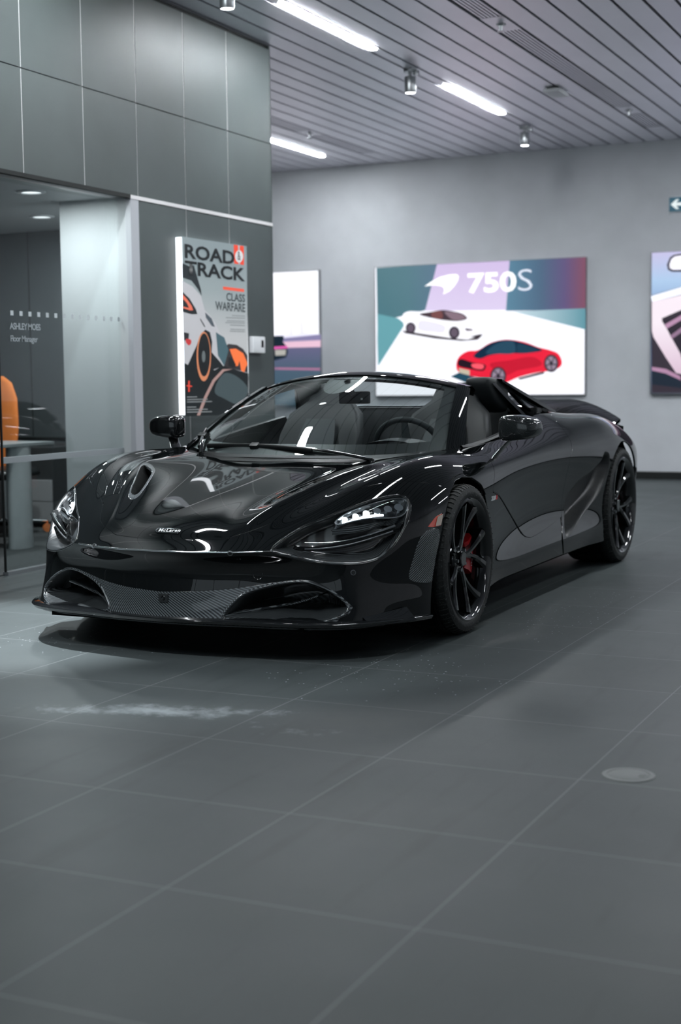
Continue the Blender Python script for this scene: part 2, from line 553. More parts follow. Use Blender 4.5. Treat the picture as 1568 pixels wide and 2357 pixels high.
# ceiling of long metal slats with dark gaps; the light slot at x = -4.57 repeats
bm = bmesh.new()
add_box(bm, (XB, YF, ZC + .06), (XR, YB, ZC + .10), mi=1)
slots = [-9.85, -7.21, -4.57, -1.93, .71, 3.35]
edges = []
x = -4.515
def run(x0, x1):
    n = max(1, round((x1 - x0) / .2)); w = (x1 - x0) / n
    for k in range(n):
        edges.append((x0 + k * w, x0 + (k + 1) * w))
prev = XB
for sx in slots:
    run(prev, sx - .055)
    edges.append((sx - .055, sx + .055))
    prev = sx + .055
run(prev, XR)
GAP = .024
DIFF = (-3.415, -6.655)
for a, b in edges:
    mid = (a + b) / 2
    if any(abs(mid - d) < .1 for d in DIFF) and b - a > .15:
        dmid = mid
        # slat carrying an air diffuser: left open where the slots run
        spans = [(YF, 2.0), (9.86, 10.28), (13.62, 13.98), (14.86, YB)] if mid > -5 else [(YF, 11.2), (13.32, 13.62), (14.95, YB)]
        for y0, y1 in spans:
            add_box(bm, (a + GAP / 2, y0, ZC), (b - GAP / 2, y1, ZC + .02))
        continue
    add_box(bm, (a + GAP / 2, YF, ZC), (b - GAP / 2, YB, ZC + .02))
ceil = struct(bm_obj('ceiling', bm, [M['slat'], M['void']]))

# slotted diffusers
def diffuser(a, b, y0, y1, label):
    t = empty('air_diffuser', ((a + b) / 2, (y0 + y1) / 2, ZC + .004))
    w = b - a - GAP
    x0 = -w / 2
    bm = bmesh.new()
    n = 6
    for k in range(n):
        c = x0 + w * (k + .5) / n
        add_box(bm, (c - .008, -(y1 - y0) / 2 + .001, -.002), (c + .008, (y1 - y0) / 2 - .001, .016))
    bm_obj('slot_blade', bm, M['slat'], t)
    box('slot_tray', (x0, -(y1 - y0) / 2 + .001, .017), (x0 + w, (y1 - y0) / 2 - .001, .03), M['void'], t)
    tag(t, label, 'vent', 'slotted air diffusers in the ceiling')
    return t
for a, b in edges:
    mid = (a + b) / 2
    if b - a > .15 and abs(mid - DIFF[0]) < .1:
        diffuser(a, b, 2.0, 9.86, 'slotted ceiling diffuser cut by the top edge, right of the strip lights')
        diffuser(a, b, 10.28, 13.62, 'long slotted ceiling diffuser between two sprinkler plates at upper right')
        diffuser(a, b, 13.98, 14.86, 'short slotted ceiling diffuser nearest the grey back wall at right')
        SPX = mid
    elif b - a > .15 and abs(mid - DIFF[1]) < .1:
        diffuser(a, b, 11.2, 13.32, 'slotted ceiling diffuser partly hidden by the dark wall corner')
        diffuser(a, b, 13.62, 14.95, 'slotted ceiling diffuser beyond the sprinkler, left of the big screen')
        SPL = mid
# sprinklers on the blank plates
for (x_, y_), lb in zip(((SPX, 10.07), (SPX, 13.80), (SPL, 13.47)), ('small ceiling sprinkler at the near end of the long slotted diffuser', 'small ceiling sprinkler between the long and the short slotted diffuser', 'small round ceiling sprinkler above the leftmost strip light')):
    bm = bmesh.new()
    lathe(bm, [(.0, ZC), (.035, ZC), (.035, ZC - .006), (.016, ZC - .012), (.012, ZC - .045), (.026, ZC - .047), (.026, ZC - .052), (.0, ZC - .052)], Matrix.Translation((x_, y_, 0)), 20)
    tag(bm_obj('ceiling_sprinkler', bm, M['alu'], None, 40), lb, 'sprinkler', 'ceiling sprinklers')

# strip lights in the light slots
def strip_light(x, y0, y1, label, group='recessed ceiling strip lights', m='tube'):
    t = empty('strip_light', (x, (y0 + y1) / 2, ZC))
    L = (y1 - y0) / 2
    bm = bmesh.new()
    pts = [(-.036, -L + .03), (-.022, -L), (.022, -L), (.036, -L + .03), (.036, L - .03), (.022, L), (-.022, L), (-.036, L - .03)]
    lo = [bm.verts.new((a, b, -.006)) for a, b in pts]; hi = [bm.verts.new((a, b, .012)) for a, b in pts]
    bm.faces.new(list(reversed(lo))); bm.faces.new(hi)
    for i in range(8):
        bm.faces.new((lo[i], lo[(i + 1) % 8], hi[(i + 1) % 8], hi[i]))
    bm_obj('diffuser_lens', bm, M[m], t)
    tag(t, label, 'ceiling light', group)
strip_light(-4.567, 8.82, 10.36, 'long glowing strip light at the top of the frame, largest of the three')
strip_light(-4.567, 11.88, 13.40, 'middle glowing strip light between the two hanging ceiling spots')
strip_light(-7.215, 13.42, 14.90, 'leftmost glowing strip light, meeting the dark wall corner')
for x, y in ((-4.567, 5.76), (-1.93, 8.82), (-1.93, 11.88), (.71, 8.82), (.71, 11.88), (3.35, 11.88)):  # unseen strips; far-right ones added to brighten the back wall and floor
        strip_light(x, y, y + 1.53, 'unseen strip light in the ceiling outside the picture')

for x, y in ((-4.567, 2.70), (-4.567, -.36), (-1.93, 5.76), (-1.93, 2.70), (-1.93, -.36), (3.35, 2.70), (3.35, 5.76)):  # unseen weaker strips; pair near the right wall added to light it
    strip_light(x, y, y + 1.53, 'unseen dimmed strip light in the ceiling outside the picture', m='tube_dim')

# cylinder spots hanging from the light slot
def spot(x, y, label, aim=(0, 0, -1), power=60, size=1.2):
    t = empty('ceiling_spot', (x, y, ZC))
    bm = bmesh.new(); add_cyl(bm, (0, 0, .0), (0, 0, -.022), .055, .055, 32)
    bm_obj('ceiling_plate', bm, M['alu'], t, 40)
    bm = bmesh.new(); add_cyl(bm, (.0, .0, -.02), (.0, .0, -.06), .014, .014, 12); add_box(bm, (.03, -.02, -.05), (.075, .02, -.012), .004)
    bm_obj('swivel', bm, M['alu'], t, 40)
    bm = bmesh.new()
    lathe(bm, [(.0, -.058), (.044, -.058), (.047, -.064), (.047, -.185), (.044, -.190), (.041, -.186)], None, 32)
    can = bm_obj('spot_can', bm, M['alu'], t, 40)
    bm = bmesh.new(); lathe(bm, [(.0, -.180), (.042, -.184)], None, 32)
    bm_obj('spot_lens', bm, M['lampface'], can, 40)
    l = bpy.data.lights.new('spot_lamp', 'SPOT')
    l.energy = power; l.spot_size = size; l.spot_blend = .6; l.shadow_soft_size = .05; l.color = (.93, .97, 1.0)
    lo = bpy.data.objects.new('spot_lamp', l); COL.objects.link(lo); lo.parent = t
    lo.location = (0, 0, -.20)
    lo.rotation_euler = Vector(aim).to_track_quat('-Z', 'Y').to_euler()
    tag(t, label, 'spotlight', 'ceiling spotlights on the light slot')
spot(-4.60, 8.14, 'silver cylinder ceiling spot cut by the top edge of the picture', power=70)
spot(-4.60, 11.16, 'silver cylinder ceiling spot between two strip lights', power=60)
spot(-4.60, 14.18, 'silver cylinder ceiling spot closest to the grey back wall', power=35)
spot(-4.60, 5.12, 'ceiling spot above the floor by the glass office, outside the picture', (.13, .0, -1), 1500, .62)
spot(-4.60, 2.10, 'ceiling spot ahead of the car, outside the picture', (1.5, 2.7, -3.45), 330, .5)
spot(-1.96, 2.10, 'ceiling spot ahead of the car on the right, outside the picture', (-1.0, 2.75, -3.45), 330, .5)

# smoke detector
t = empty('smoke_detector', (-3.775, 12.52, ZC))
bm = bmesh.new(); add_box(bm, (-.075, -.15, -.045), (.075, .15, -.012), .012); bm_obj('detector_body', bm, M['white_plastic'], t, 30)
bm = bmesh.new(); add_box(bm, (-.055, -.12, -.014), (.055, .12, .0)); bm_obj('mounting_plate', bm, M['dark'], t)
tag(t, 'white rectangular detector box on the ceiling slats, right of the strip light', 'smoke detector')

# ------------------------------------------------------------------ dark panelled wall on the left
T_ = .30
seams = [6.24 - .6 * k for k in range(21)][::-1] + [6.84, 7.44, 8.03, 8.625, 9.22, 9.885]
bm = bmesh.new()
add_box(bm, (XL - T_, YF, ZT + .003), (XL - .02, 9.875, ZC), mi=1)
add_box(bm, (XL - T_, 8.03, 0), (XL - .02, 9.875, ZT), mi=1)
add_box(bm, (XL - T_, YF, 0), (XL - .02, 5.2, ZT), mi=1)
jz = 2.915
for a, b in zip(seams[:-1], seams[1:]):
    e = .004
    for z0, z1 in ((ZT + .015, jz - .003), (jz + .003, ZC - .03)):
        add_box(bm, (XL - .022, a + e, z0), (XL, b - e, z1))
    if a > 7.9 or b < 5.3:
        add_box(bm, (XL - .022, a + e, .0), (XL, b - e, ZT - .013))
# end face of the wall
add_box(bm, (XL - T_, 9.874, 0), (XL, 9.886, ZC))
struct(bm_obj('wall_left', bm, [M['panel'], M['dark']]))
bm = bmesh.new()
for y in seams[1:-1]:
    add_box(bm, (XL - .02, y - .0052, ZT + .015), (XL - .002, y + .0052, jz - .003))
    add_box(bm, (XL - .02, y - .0052, jz + .003), (XL - .002, y + .0052, ZC - .03))
    if y > 8.1 or y < 5.0:
        add_box(bm, (XL - .02, y - .0052, 0), (XL - .002, y + .0052, ZT - .014))
struct(bm_obj('trim_1', bm, M['joint']))
bm = bmesh.new()
add_box(bm, (XL - .03, 7.935, ZT - .012), (XL + .004, 9.89, ZT + .012))
struct(bm_obj('trim_2', bm, M['joint']))
# jamb of the office opening and its head
struct(box('door_1', (XL - .037, 7.933, 0), (XL + .002, 8.028, ZT - .012), mat('jamb_grey', (.42, .43, .46), .4)))
struct(box('trim_3', (XL - .03, 5.2, ZT - .010), (XL + .004, 7.935, ZT + .014), M['dark']))
# room behind: wall running left from the corner
slab('wall_return', (XB, 9.886 - .3, 0), (XL - T_, 9.886, ZC), M['panel'])

# glazed office
slab('trim_4', (-9.5, 4.6, ZT), (XL - .02, 9.58, ZT + .05), M['white_wall'])           # office ceiling
slab('wall_office_back', (-9.5, 9.35, 0), (XL - T_, 9.58, ZT), M['office_panel'])
bm = bmesh.new()
for x_ in (-7.127, -6.527, -7.727, -8.327):
    add_box(bm, (x_ - .003, 9.345, .70), (x_ + .003, 9.352, ZT))
add_box(bm, (-9.5, 9.343, .676), (-5.8, 9.352, .692))
struct(bm_obj('trim_5', bm, M['dark']))
slab('baseboard_office', (-9.5, 9.33, 0), (-5.8, 9.352, .095), M['dark'])
slab('wall_office_side', (-9.7, 4.6, 0), (-9.5, 9.58, ZT), M['office_panel'])
slab('wall_office_front', (-9.7, 4.4, 0), (XL - T_, 4.6, ZT), M['office_panel'])
slab('wall_office_pier', (-5.785, 7.94, 0), (XL - .037, 8.031, ZT), M['white_wall'])
slab('wall_office_return', (-5.785, 8.031, 0), (XL - T_, 9.35, ZT), M['white_wall'])
slab('floor_office', (-9.5, 4.6, .0), (-5.34, 9.35, .006), M['carpet'])
# glass front: fixed pane, rail, dots, name
gl = empty('window_1', (-5.33, 7.35, 0))
struct(gl)
box('pane', (-.006, -.655, .02), (.006, .60, ZT - .012), M['clear'], gl)
box('pane_edge', (-.007, -.662, .02), (.007, -.655, ZT - .012), M['dark'], gl)
box('rail', (-.014, -.655, .655), (.008, .60, .690), mat('glass_rail', (.33, .36, .38), .4), gl)
box('sill_channel', (-.02, -.66, .0), (.02, .60, .022), M['alu'], gl)
bm = bmesh.new()
for k in range(16):
    y_ = 6.814 + .0845 * k - 7.35
    add_box(bm, (.0075, y_ - .014, 1.512), (.0085, y_ + .014, 1.540))
bm_obj('frosted_dots', bm, mat('frost', (.55, .60, .62), .6), gl)
FR = mat('frost_lettering', (.36, .40, .42), .6)
text_mesh('name_lettering', 'ASHLEY MOES', .052, frame3((.008, 6.792 - 7.35, 1.433), (0, 1, 0), (0, 0, 1)), FR, gl, bold=.0012, space=.86)
text_mesh('role_lettering', 'Floor Manager', .050, frame3((.008, 6.792 - 7.35, 1.362), (0, 1, 0), (0, 0, 1)), FR, gl, bold=.0008, space=.88)
# office downlights
for (x_, y_), lb in zip(((-5.615, 7.42), (-6.37, 8.53)), ('round office downlight nearest the glass front', 'round office downlight further inside, above the dark panels')):
    t = empty('office_downlight', (x_, y_, ZT))
    bm = bmesh.new(); lathe(bm, [(.062, -.001), (.090, -.001), (.088, -.008), (.064, -.010), (.062, -.001)], None, 36); bm_obj('downlight_ring', bm, M['white_plastic'], t, 40)
    bm = bmesh.new(); lathe(bm, [(.0, -.003), (.063, -.004)], None, 36); bm_obj('downlight_lens', bm, mat('downlight_face', (.8, .8, .8), .5, emit=(.95, .98, 1), strength=1.3), t, 40)
    tag(t, lb, 'ceiling light', 'office downlights')
for x_, y_, e_ in ((-5.615, 7.42, 17), (-6.37, 8.53, 22)):
    l = bpy.data.lights.new('office_lamp', 'AREA'); l.energy = e_; l.size = .12; l.color = (.95, .98, 1)
    lo = bpy.data.objects.new('office_lamp', l); COL.objects.link(lo); lo.location = (x_, y_, ZT - .014)
# ------------------------------------------------------------------ car body surface
# half cage (left side, y >= 0): TOP runs from the nose crease back over bonnet, cowl, deck;
# SIDE runs from that line down the bumper and along the flank
TOP = [
 [(1.055,0,.442),(1.045,.17,.442),(1.005,.32,.444),(.978,.39,.446),(.945,.46,.447),(.865,.61,.445),(.755,.745,.475)],
 [(.970,0,.478),(.962,.14,.480),(.930,.25,.490),(.910,.335,.505),(.875,.45,.508),(.805,.575,.525),(.645,.815,.515)],
 [(.905,0,.545),(.890,.13,.543),(.870,.22,.543),(.840,.33,.572),(.785,.445,.560),(.700,.605,.600),(.555,.865,.560)],
 [(.640,0,.612),(.630,.15,.608),(.620,.28,.606),(.600,.44,.668),(.550,.545,.650),(.505,.690,.702),(.420,.910,.605)],
 [(.380,0,.660),(.380,.17,.656),(.380,.32,.648),(.360,.545,.738),(.335,.637,.706),(.320,.755,.775),(.250,.940,.640)],
 [(.100,0,.706),(.100,.19,.702),(.100,.38,.694),(.100,.610,.775),(.100,.685,.745),(.085,.780,.815),(.050,.950,.690)],
 [(-.200,0,.752),(-.200,.21,.750),(-.200,.42,.744),(-.200,.630,.770),(-.200,.705,.765),(-.200,.793,.805),(-.200,.945,.695)],
 [(-.450,0,.790),(-.450,.23,.790),(-.450,.47,.788),(-.450,.64,.790),(-.450,.742,.795),(-.450,.830,.775),(-.450,.928,.705)],
 [(-.750,0,.810),(-.750,.25,.810),(-.750,.50,.810),(-.750,.64,.812),(-.750,.755,.815),(-.750,.835,.770),(-.750,.920,.722)],
 [(-1.10,0,.850),(-1.10,.25,.850),(-1.10,.50,.850),(-1.10,.64,.852),(-1.10,.765,.855),(-1.10,.850,.790),(-1.10,.920,.726)],
 [(-1.45,0,.895),(-1.45,.25,.895),(-1.45,.50,.895),(-1.45,.63,.897),(-1.45,.745,.898),(-1.45,.850,.805),(-1.45,.925,.730)],
 [(-1.75,0,.930),(-1.75,.25,.930),(-1.75,.50,.930),(-1.75,.62,.932),(-1.75,.725,.945),(-1.75,.850,.832),(-1.75,.935,.735)],
 [(-2.05,0,.905),(-2.05,.25,.905),(-2.05,.48,.905),(-2.05,.59,.910),(-2.05,.695,.940),(-2.05,.850,.852),(-2.05,.950,.740)],
 [(-2.30,0,.875),(-2.30,.25,.875),(-2.30,.48,.870),(-2.30,.59,.885),(-2.30,.700,.918),(-2.30,.850,.872),(-2.30,.955,.750)],
 [(-2.50,0,.855),(-2.50,.25,.855),(-2.50,.48,.855),(-2.50,.59,.880),(-2.50,.700,.915),(-2.50,.850,.885),(-2.50,.963,.765)],
 [(-2.75,0,.845),(-2.75,.25,.845),(-2.75,.48,.850),(-2.75,.59,.880),(-2.75,.700,.912),(-2.75,.848,.872),(-2.75,.963,.755)],
 [(-3.00,0,.850),(-3.00,.25,.850),(-3.00,.48,.858),(-3.00,.57,.875),(-3.00,.670,.890),(-3.00,.825,.838),(-3.00,.948,.725)],
 [(-3.20,0,.865),(-3.20,.25,.865),(-3.20,.47,.868),(-3.20,.56,.870),(-3.20,.645,.868),(-3.20,.790,.810),(-3.20,.908,.700)],
 [(-3.36,0,.870),(-3.36,.25,.868),(-3.36,.45,.865),(-3.36,.54,.862),(-3.36,.620,.855),(-3.36,.755,.785),(-3.36,.858,.690)],
]
SIDE = [
 [(1.055,0,0.442),(1.045,0,0.424),(1.012,0,0.385),(1.005,0,0.335),(1.02,0,0.28),(1.02,0,0.215),(1.03,0,0.16)],
 [(1.045,0.17,0.442),(1.035,0.17,0.424),(1,0.17,0.385),(0.99,0.17,0.335),(1,0.17,0.285),(1,0.17,0.215),(1.015,0.17,0.16)],
 [(1.005,0.32,0.444),(0.994,0.32,0.427),(0.955,0.32,0.39),(0.94,0.32,0.345),(0.948,0.32,0.3),(0.955,0.32,0.215),(0.985,0.32,0.16)],
 [(0.978,0.39,0.446),(0.966,0.39,0.428),(0.93,0.39,0.394),(0.912,0.39,0.35),(0.915,0.39,0.305),(0.927,0.39,0.217),(0.97,0.395,0.16)],
 [(0.945,0.46,0.447),(0.937,0.46,0.43),(0.905,0.46,0.398),(0.885,0.46,0.355),(0.882,0.46,0.31),(0.9,0.46,0.22),(0.955,0.47,0.16)],
 [(0.865,0.61,0.445),(0.858,0.612,0.425),(0.84,0.612,0.392),(0.825,0.612,0.35),(0.82,0.615,0.3),(0.835,0.64,0.22),(0.89,0.66,0.155)],
 [(0.755,0.745,0.475),(0.755,0.747,0.43),(0.765,0.747,0.39),(0.775,0.747,0.345),(0.785,0.747,0.29),(0.79,0.765,0.22),(0.815,0.765,0.145)],
 [(0.645,0.815,0.515),(0.64,0.825,0.46),(0.645,0.83,0.41),(0.65,0.828,0.35),(0.655,0.825,0.29),(0.665,0.832,0.22),(0.69,0.83,0.14)],
 [(0.555,0.865,0.56),(0.535,0.878,0.49),(0.53,0.882,0.42),(0.53,0.88,0.35),(0.535,0.878,0.29),(0.545,0.885,0.22),(0.555,0.88,0.14)],
 [(0.42,0.91,0.605),(0.4,0.93,0.52),(0.395,0.935,0.44),(0.395,0.93,0.36),(0.4,0.928,0.29),(0.405,0.932,0.22),(0.41,0.945,0.14)],
 [(0.25,0.94,0.64),(0.25,0.948,0.54),(0.25,0.948,0.45),(0.25,0.948,0.36),(0.25,0.948,0.29),(0.25,0.95,0.22),(0.25,0.95,0.14)],
 [(0.05,0.95,0.69),(0.05,0.952,0.58),(0.05,0.952,0.48),(0.05,0.95,0.39),(0.05,0.95,0.3),(0.05,0.95,0.22),(0.05,0.95,0.14)],
 [(-0.2,0.945,0.695),(-0.2,0.946,0.6),(-0.2,0.945,0.5),(-0.2,0.943,0.4),(-0.2,0.942,0.31),(-0.2,0.944,0.22),(-0.2,0.948,0.13)],
 [(-0.45,0.928,0.705),(-0.45,0.93,0.62),(-0.45,0.925,0.52),(-0.45,0.918,0.43),(-0.45,0.915,0.34),(-0.45,0.935,0.24),(-0.45,0.905,0.165)],
 [(-0.75,0.92,0.722),(-0.75,0.912,0.63),(-0.75,0.9,0.53),(-0.75,0.888,0.44),(-0.75,0.888,0.345),(-0.75,0.93,0.24),(-0.75,0.905,0.165)],
 [(-1.1,0.92,0.726),(-1.1,0.905,0.63),(-1.1,0.888,0.53),(-1.1,0.872,0.44),(-1.1,0.88,0.345),(-1.1,0.94,0.255),(-1.1,0.905,0.165)],
 [(-1.45,0.925,0.73),(-1.45,0.908,0.64),(-1.45,0.89,0.54),(-1.45,0.872,0.445),(-1.45,0.882,0.35),(-1.45,0.942,0.255),(-1.45,0.905,0.165)],
 [(-1.75,0.935,0.735),(-1.75,0.922,0.64),(-1.75,0.902,0.535),(-1.75,0.885,0.445),(-1.75,0.885,0.35),(-1.75,0.94,0.255),(-1.75,0.905,0.165)],
 [(-2.05,0.95,0.74),(-2.05,0.945,0.64),(-2.05,0.925,0.535),(-2.05,0.905,0.435),(-2.05,0.905,0.345),(-2.05,0.935,0.255),(-2.05,0.905,0.165)],
 [(-2.3,0.955,0.75),(-2.3,0.956,0.64),(-2.3,0.948,0.54),(-2.3,0.938,0.44),(-2.3,0.933,0.345),(-2.3,0.936,0.25),(-2.3,0.933,0.16)],
 [(-2.5,0.963,0.765),(-2.5,0.968,0.65),(-2.5,0.963,0.54),(-2.5,0.958,0.44),(-2.5,0.953,0.345),(-2.5,0.95,0.25),(-2.5,0.943,0.17)],
 [(-2.75,0.963,0.755),(-2.75,0.973,0.65),(-2.75,0.97,0.54),(-2.75,0.966,0.44),(-2.75,0.958,0.345),(-2.75,0.95,0.26),(-2.75,0.943,0.18)],
 [(-3,0.948,0.725),(-3,0.96,0.63),(-3,0.96,0.535),(-3,0.948,0.44),(-3,0.928,0.35),(-3,0.913,0.27),(-3,0.893,0.195)],
 [(-3.2,0.908,0.7),(-3.2,0.92,0.62),(-3.2,0.92,0.535),(-3.2,0.903,0.445),(-3.2,0.878,0.36),(-3.2,0.858,0.285),(-3.2,0.838,0.215)],
 [(-3.36,0.858,0.69),(-3.36,0.866,0.61),(-3.36,0.864,0.53),(-3.36,0.85,0.45),(-3.36,0.83,0.37),(-3.36,0.808,0.3),(-3.36,0.788,0.23)],
]

def build_shell(levels=3):
    key = {}
    V = []
    def vid(p, s):
        q = (round(p[0], 5), round(p[1] * s, 5) + 0.0, round(p[2], 5))
        if q not in key:
            key[q] = len(V)
            V.append(q)
        return key[q]
    F, cre = [], {}
    for s in (1, -1):
        for G in (TOP, SIDE):
            for a, b in zip(G[:-1], G[1:]):
                for k in range(len(a) - 1):
                    f = [vid(a[k], s), vid(a[k + 1], s), vid(b[k + 1], s), vid(b[k], s)]
                    F.append(f if s > 0 else f[::-1])
        # sharp nose line between bonnet and bumper
        for k, w in zip(range(6), (.58, .58, .56, .55, .5, .2)):
            cre[tuple(sorted((vid(TOP[0][k], s), vid(TOP[0][k + 1], s))))] = w
        # soft sill line
        for a, b in zip(SIDE[11:-1], SIDE[12:]):
            cre[tuple(sorted((vid(a[5], s), vid(b[5], s))))] = 0.35
        for a, b in zip(SIDE[5:11], SIDE[6:12]):
            cre[tuple(sorted((vid(a[5], s), vid(b[5], s))))] = 0.45
        # bonnet ridge
        for a, b in zip(TOP[1:5], TOP[2:6]):
            cre[tuple(sorted((vid(a[3], s), vid(b[3], s))))] = 0.45
    me = bpy.data.meshes.new('shell')
    me.from_pydata(V, [], F)
    me.validate()
    at_ = me.attributes.new('crease_edge', 'FLOAT', 'EDGE')
    for e in me.edges:
        at_.data[e.index].value = cre.get(tuple(sorted(e.vertices)), 0.0)
    o = bpy.data.objects.new('shell', me)
    COL.objects.link(o)
    md = o.modifiers.new('s', 'SUBSURF')
    md.levels = levels
    md.render_levels = levels
    dg = bpy.context.evaluated_depsgraph_get()
    ev = o.evaluated_get(dg).to_mesh()
    n = len(ev.vertices)
    P = np.empty(n * 3); ev.vertices.foreach_get('co', P); P = P.reshape(-1, 3)
    N = np.empty(n * 3); ev.vertices.foreach_get('normal', N); N = N.reshape(-1, 3)
    faces = [tuple(p.vertices) for p in ev.polygons]
    bpy.data.objects.remove(o)
    bpy.data.meshes.remove(me)
    # keep the left half, outward normals
    P[np.abs(P[:, 1]) < 1e-5, 1] = 0.0
    faces = [f for f in faces if all(P[i, 1] >= -1e-6 for i in f)]
    used = sorted({i for f in faces for i in f})
    re = {i: k for k, i in enumerate(used)}
    P, N = P[used], N[used]
    faces = [tuple(re[i] for i in f) for f in faces]
    return P, N, faces

class Shell:
    def __init__(self, P, N, F):
        self.P, self.N, self.F = P, N, F
        self.L = ['body'] * len(F)
    def cent(self):
        return np.array([self.P[list(f)].mean(0) for f in self.F])
    def split(self, phi, mask):
        """cut the masked faces along phi = 0; returns a sign per face (0 for unmasked)"""
        phi = phi.copy()
        phi[np.abs(phi) < 1e-5] = 1e-5
        cutv = {}
        newP, newN = [], []
        base = len(self.P)
        for f, m in zip(self.F, mask):
            if not m:
                continue
            for a, b in zip(f, f[1:] + f[:1]):
                if (phi[a] < 0) != (phi[b] < 0):
                    k = (a, b) if a < b else (b, a)
                    if k not in cutv:
                        t = phi[k[0]] / (phi[k[0]] - phi[k[1]])
                        cutv[k] = base + len(newP)
                        newP.append(self.P[k[0]] * (1 - t) + self.P[k[1]] * t)
                        nn = self.N[k[0]] * (1 - t) + self.N[k[1]] * t
                        newN.append(nn / max(np.linalg.norm(nn), 1e-9))
        if newP:
            self.P = np.vstack([self.P, newP])
            self.N = np.vstack([self.N, newN])
        F2, L2, S2 = [], [], []
        for f, m, l in zip(self.F, mask, self.L):
            g = []
            for a, b in zip(f, f[1:] + f[:1]):
                g.append(a)
                k = (a, b) if a < b else (b, a)
                if k in cutv:
                    g.append(cutv[k])
            if not m:
                F2.append(tuple(g)); L2.append(l); S2.append(0)
                continue
            sg = [0 if v >= base else (1 if phi[v] > 0 else -1) for v in g]
            if 1 in sg and -1 in sg:
                pos = [v for v, s in zip(g, sg) if s >= 0]
                neg = [v for v, s in zip(g, sg) if s <= 0]
                if len(pos) > 2:
                    F2.append(tuple(pos)); L2.append(l); S2.append(1)
                if len(neg) > 2:
                    F2.append(tuple(neg)); L2.append(l); S2.append(-1)
            else:
                F2.append(tuple(g)); L2.append(l); S2.append(1 if 1 in sg else -1)
        self.F, self.L = F2, L2
        return np.array(S2)

    def bvh(self):
        return BVHTree.FromPolygons([tuple(p) for p in self.P], self.F)

    def on(self, px, py, bv=None):
        """where the photograph's sight line meets the shell"""
        c, d = sight(px, py)
        bv = bv or self.bvh()
        h = bv.ray_cast(Vector(c), Vector(d).normalized())
        return None if h[0] is None else np.array(h[0])

    def field(self, Q, view, mask):
        """signed distance (metres, negative inside) of every vertex to an outline"""
        if view != 'px':
            return poly_sd(self.P[:, ['xyz'.index(view[0]), 'xyz'.index(view[1])]], Q)
        sd = poly_sd(px_of(self.P), Q)
        bv = BVHTree.FromPolygons([tuple(p) for p in self.P], [f for f, m in zip(self.F, mask) if m])
        H = []
        for a, b in zip(Q, np.roll(Q, -1, 0)):
            n = max(2, int(np.linalg.norm(b - a) / 2))
            H += [self.on(*(a + (b - a) * t), bv=bv) for t in np.linspace(0, 1, n, endpoint=False)]
        seg = [(p, q) for p, q in zip(H, H[1:] + H[:1]) if p is not None and q is not None and np.linalg.norm(p - q) < .06]
        A = np.array([p for p, q in seg]); B = np.array([q for p, q in seg])
        d3 = np.ones(len(self.P))
        idx = np.where(np.abs(sd) < 60)[0]
        for i0 in range(0, len(idx), 1000):
            X = self.P[idx[i0:i0 + 1000]]
            near = np.sqrt(((X[:, None] - A[None]) ** 2).sum(-1)).argmin(1)
            best = np.ones(len(X))
            for o in (-2, -1, 0, 1, 2):
                k = (near + o) % len(A)
                ab = B[k] - A[k]
                t = np.clip(((X - A[k]) * ab).sum(1) / np.maximum((ab * ab).sum(1), 1e-12), 0, 1)
                best = np.minimum(best, np.linalg.norm(X - A[k] - t[:, None] * ab, axis=1))
            d3[idx[i0:i0 + 1000]] = best
        return np.sign(sd) * np.clip(d3, 1e-5, 1.0)

    def mask(self, frm, box):
        C = self.cent()
        m = np.array([l in frm for l in self.L])
        for ax, (lo, hi) in (box or {}).items():
            i = 'xyz'.index(ax)
            m &= (C[:, i] >= lo) & (C[:, i] <= hi)
        return m

    def cut(self, poly, label, frm=('body',), view='px', box=None, gap=0.0, gap_label='gap'):
        """label what lies inside a closed outline; view is 'px' (traced from the photograph) or two axes"""
        Q = np.asarray(poly, float)
        m = self.mask(frm, box)
        s = self.split(self.field(Q, view, m) + gap, m)
        self.L = [label if v < 0 else l for v, l in zip(s, self.L)]
        if gap > 0:
            m = self.mask(frm, box)
            s = self.split(self.field(Q, view, m) - gap, m)
            self.L = [gap_label if v < 0 else l for v, l in zip(s, self.L)]

    def panel(self, labels, mirror=None, depth=0.012, chamfer=0.0030, skip=None):
        """vertices, faces and normals of the labelled faces, their free edges turned inwards
        mirror None = left half, 'right' = mirrored half, 'both' = both halves joined on the centre plane"""
        fs = [f for f, l in zip(self.F, self.L) if l in labels]
        used = sorted({i for f in fs for i in f})
        re = {i: k for k, i in enumerate(used)}
        P = [self.P[i] for i in used]; N = [self.N[i] for i in used]
        fs = [tuple(re[i] for i in f) for f in fs]
        cnt = {}
        for f in fs:
            for a, b in zip(f, f[1:] + f[:1]):
                cnt[(a, b)] = cnt.get((a, b), 0) + 1
        be = [(a, b) for (a, b) in cnt if (b, a) not in cnt]
        be = [(a, b) for a, b in be if not (abs(P[a][1]) < 1e-4 and abs(P[b][1]) < 1e-4)]
        if skip is not None:
            be = [(a, b) for a, b in be if not skip((P[a] + P[b]) / 2)]
        out = {}
        for a, b in be:
            d = P[b] - P[a]
            for v in (a, b):
                t = np.cross(d, N[v])
                out[v] = out.get(v, np.zeros(3)) + t
        r1, r2 = {}, {}
        for v, t in out.items():
            t = t - N[v] * (t @ N[v])
            if abs(P[v][1]) < 1e-4:
                t[1] = 0
            t = t / max(np.linalg.norm(t), 1e-9)
            r1[v] = len(P); P.append(P[v] + t * chamfer * 0.7 - N[v] * chamfer); N.append((t + 0.25 * N[v]) / np.linalg.norm(t + 0.25 * N[v]))
            r2[v] = len(P); P.append(P[v] + t * chamfer * 0.7 - N[v] * depth); N.append(t)
        for a, b in be:
            fs.append((b, a, r1[a], r1[b]))
            fs.append((r1[b], r1[a], r2[a], r2[b]))
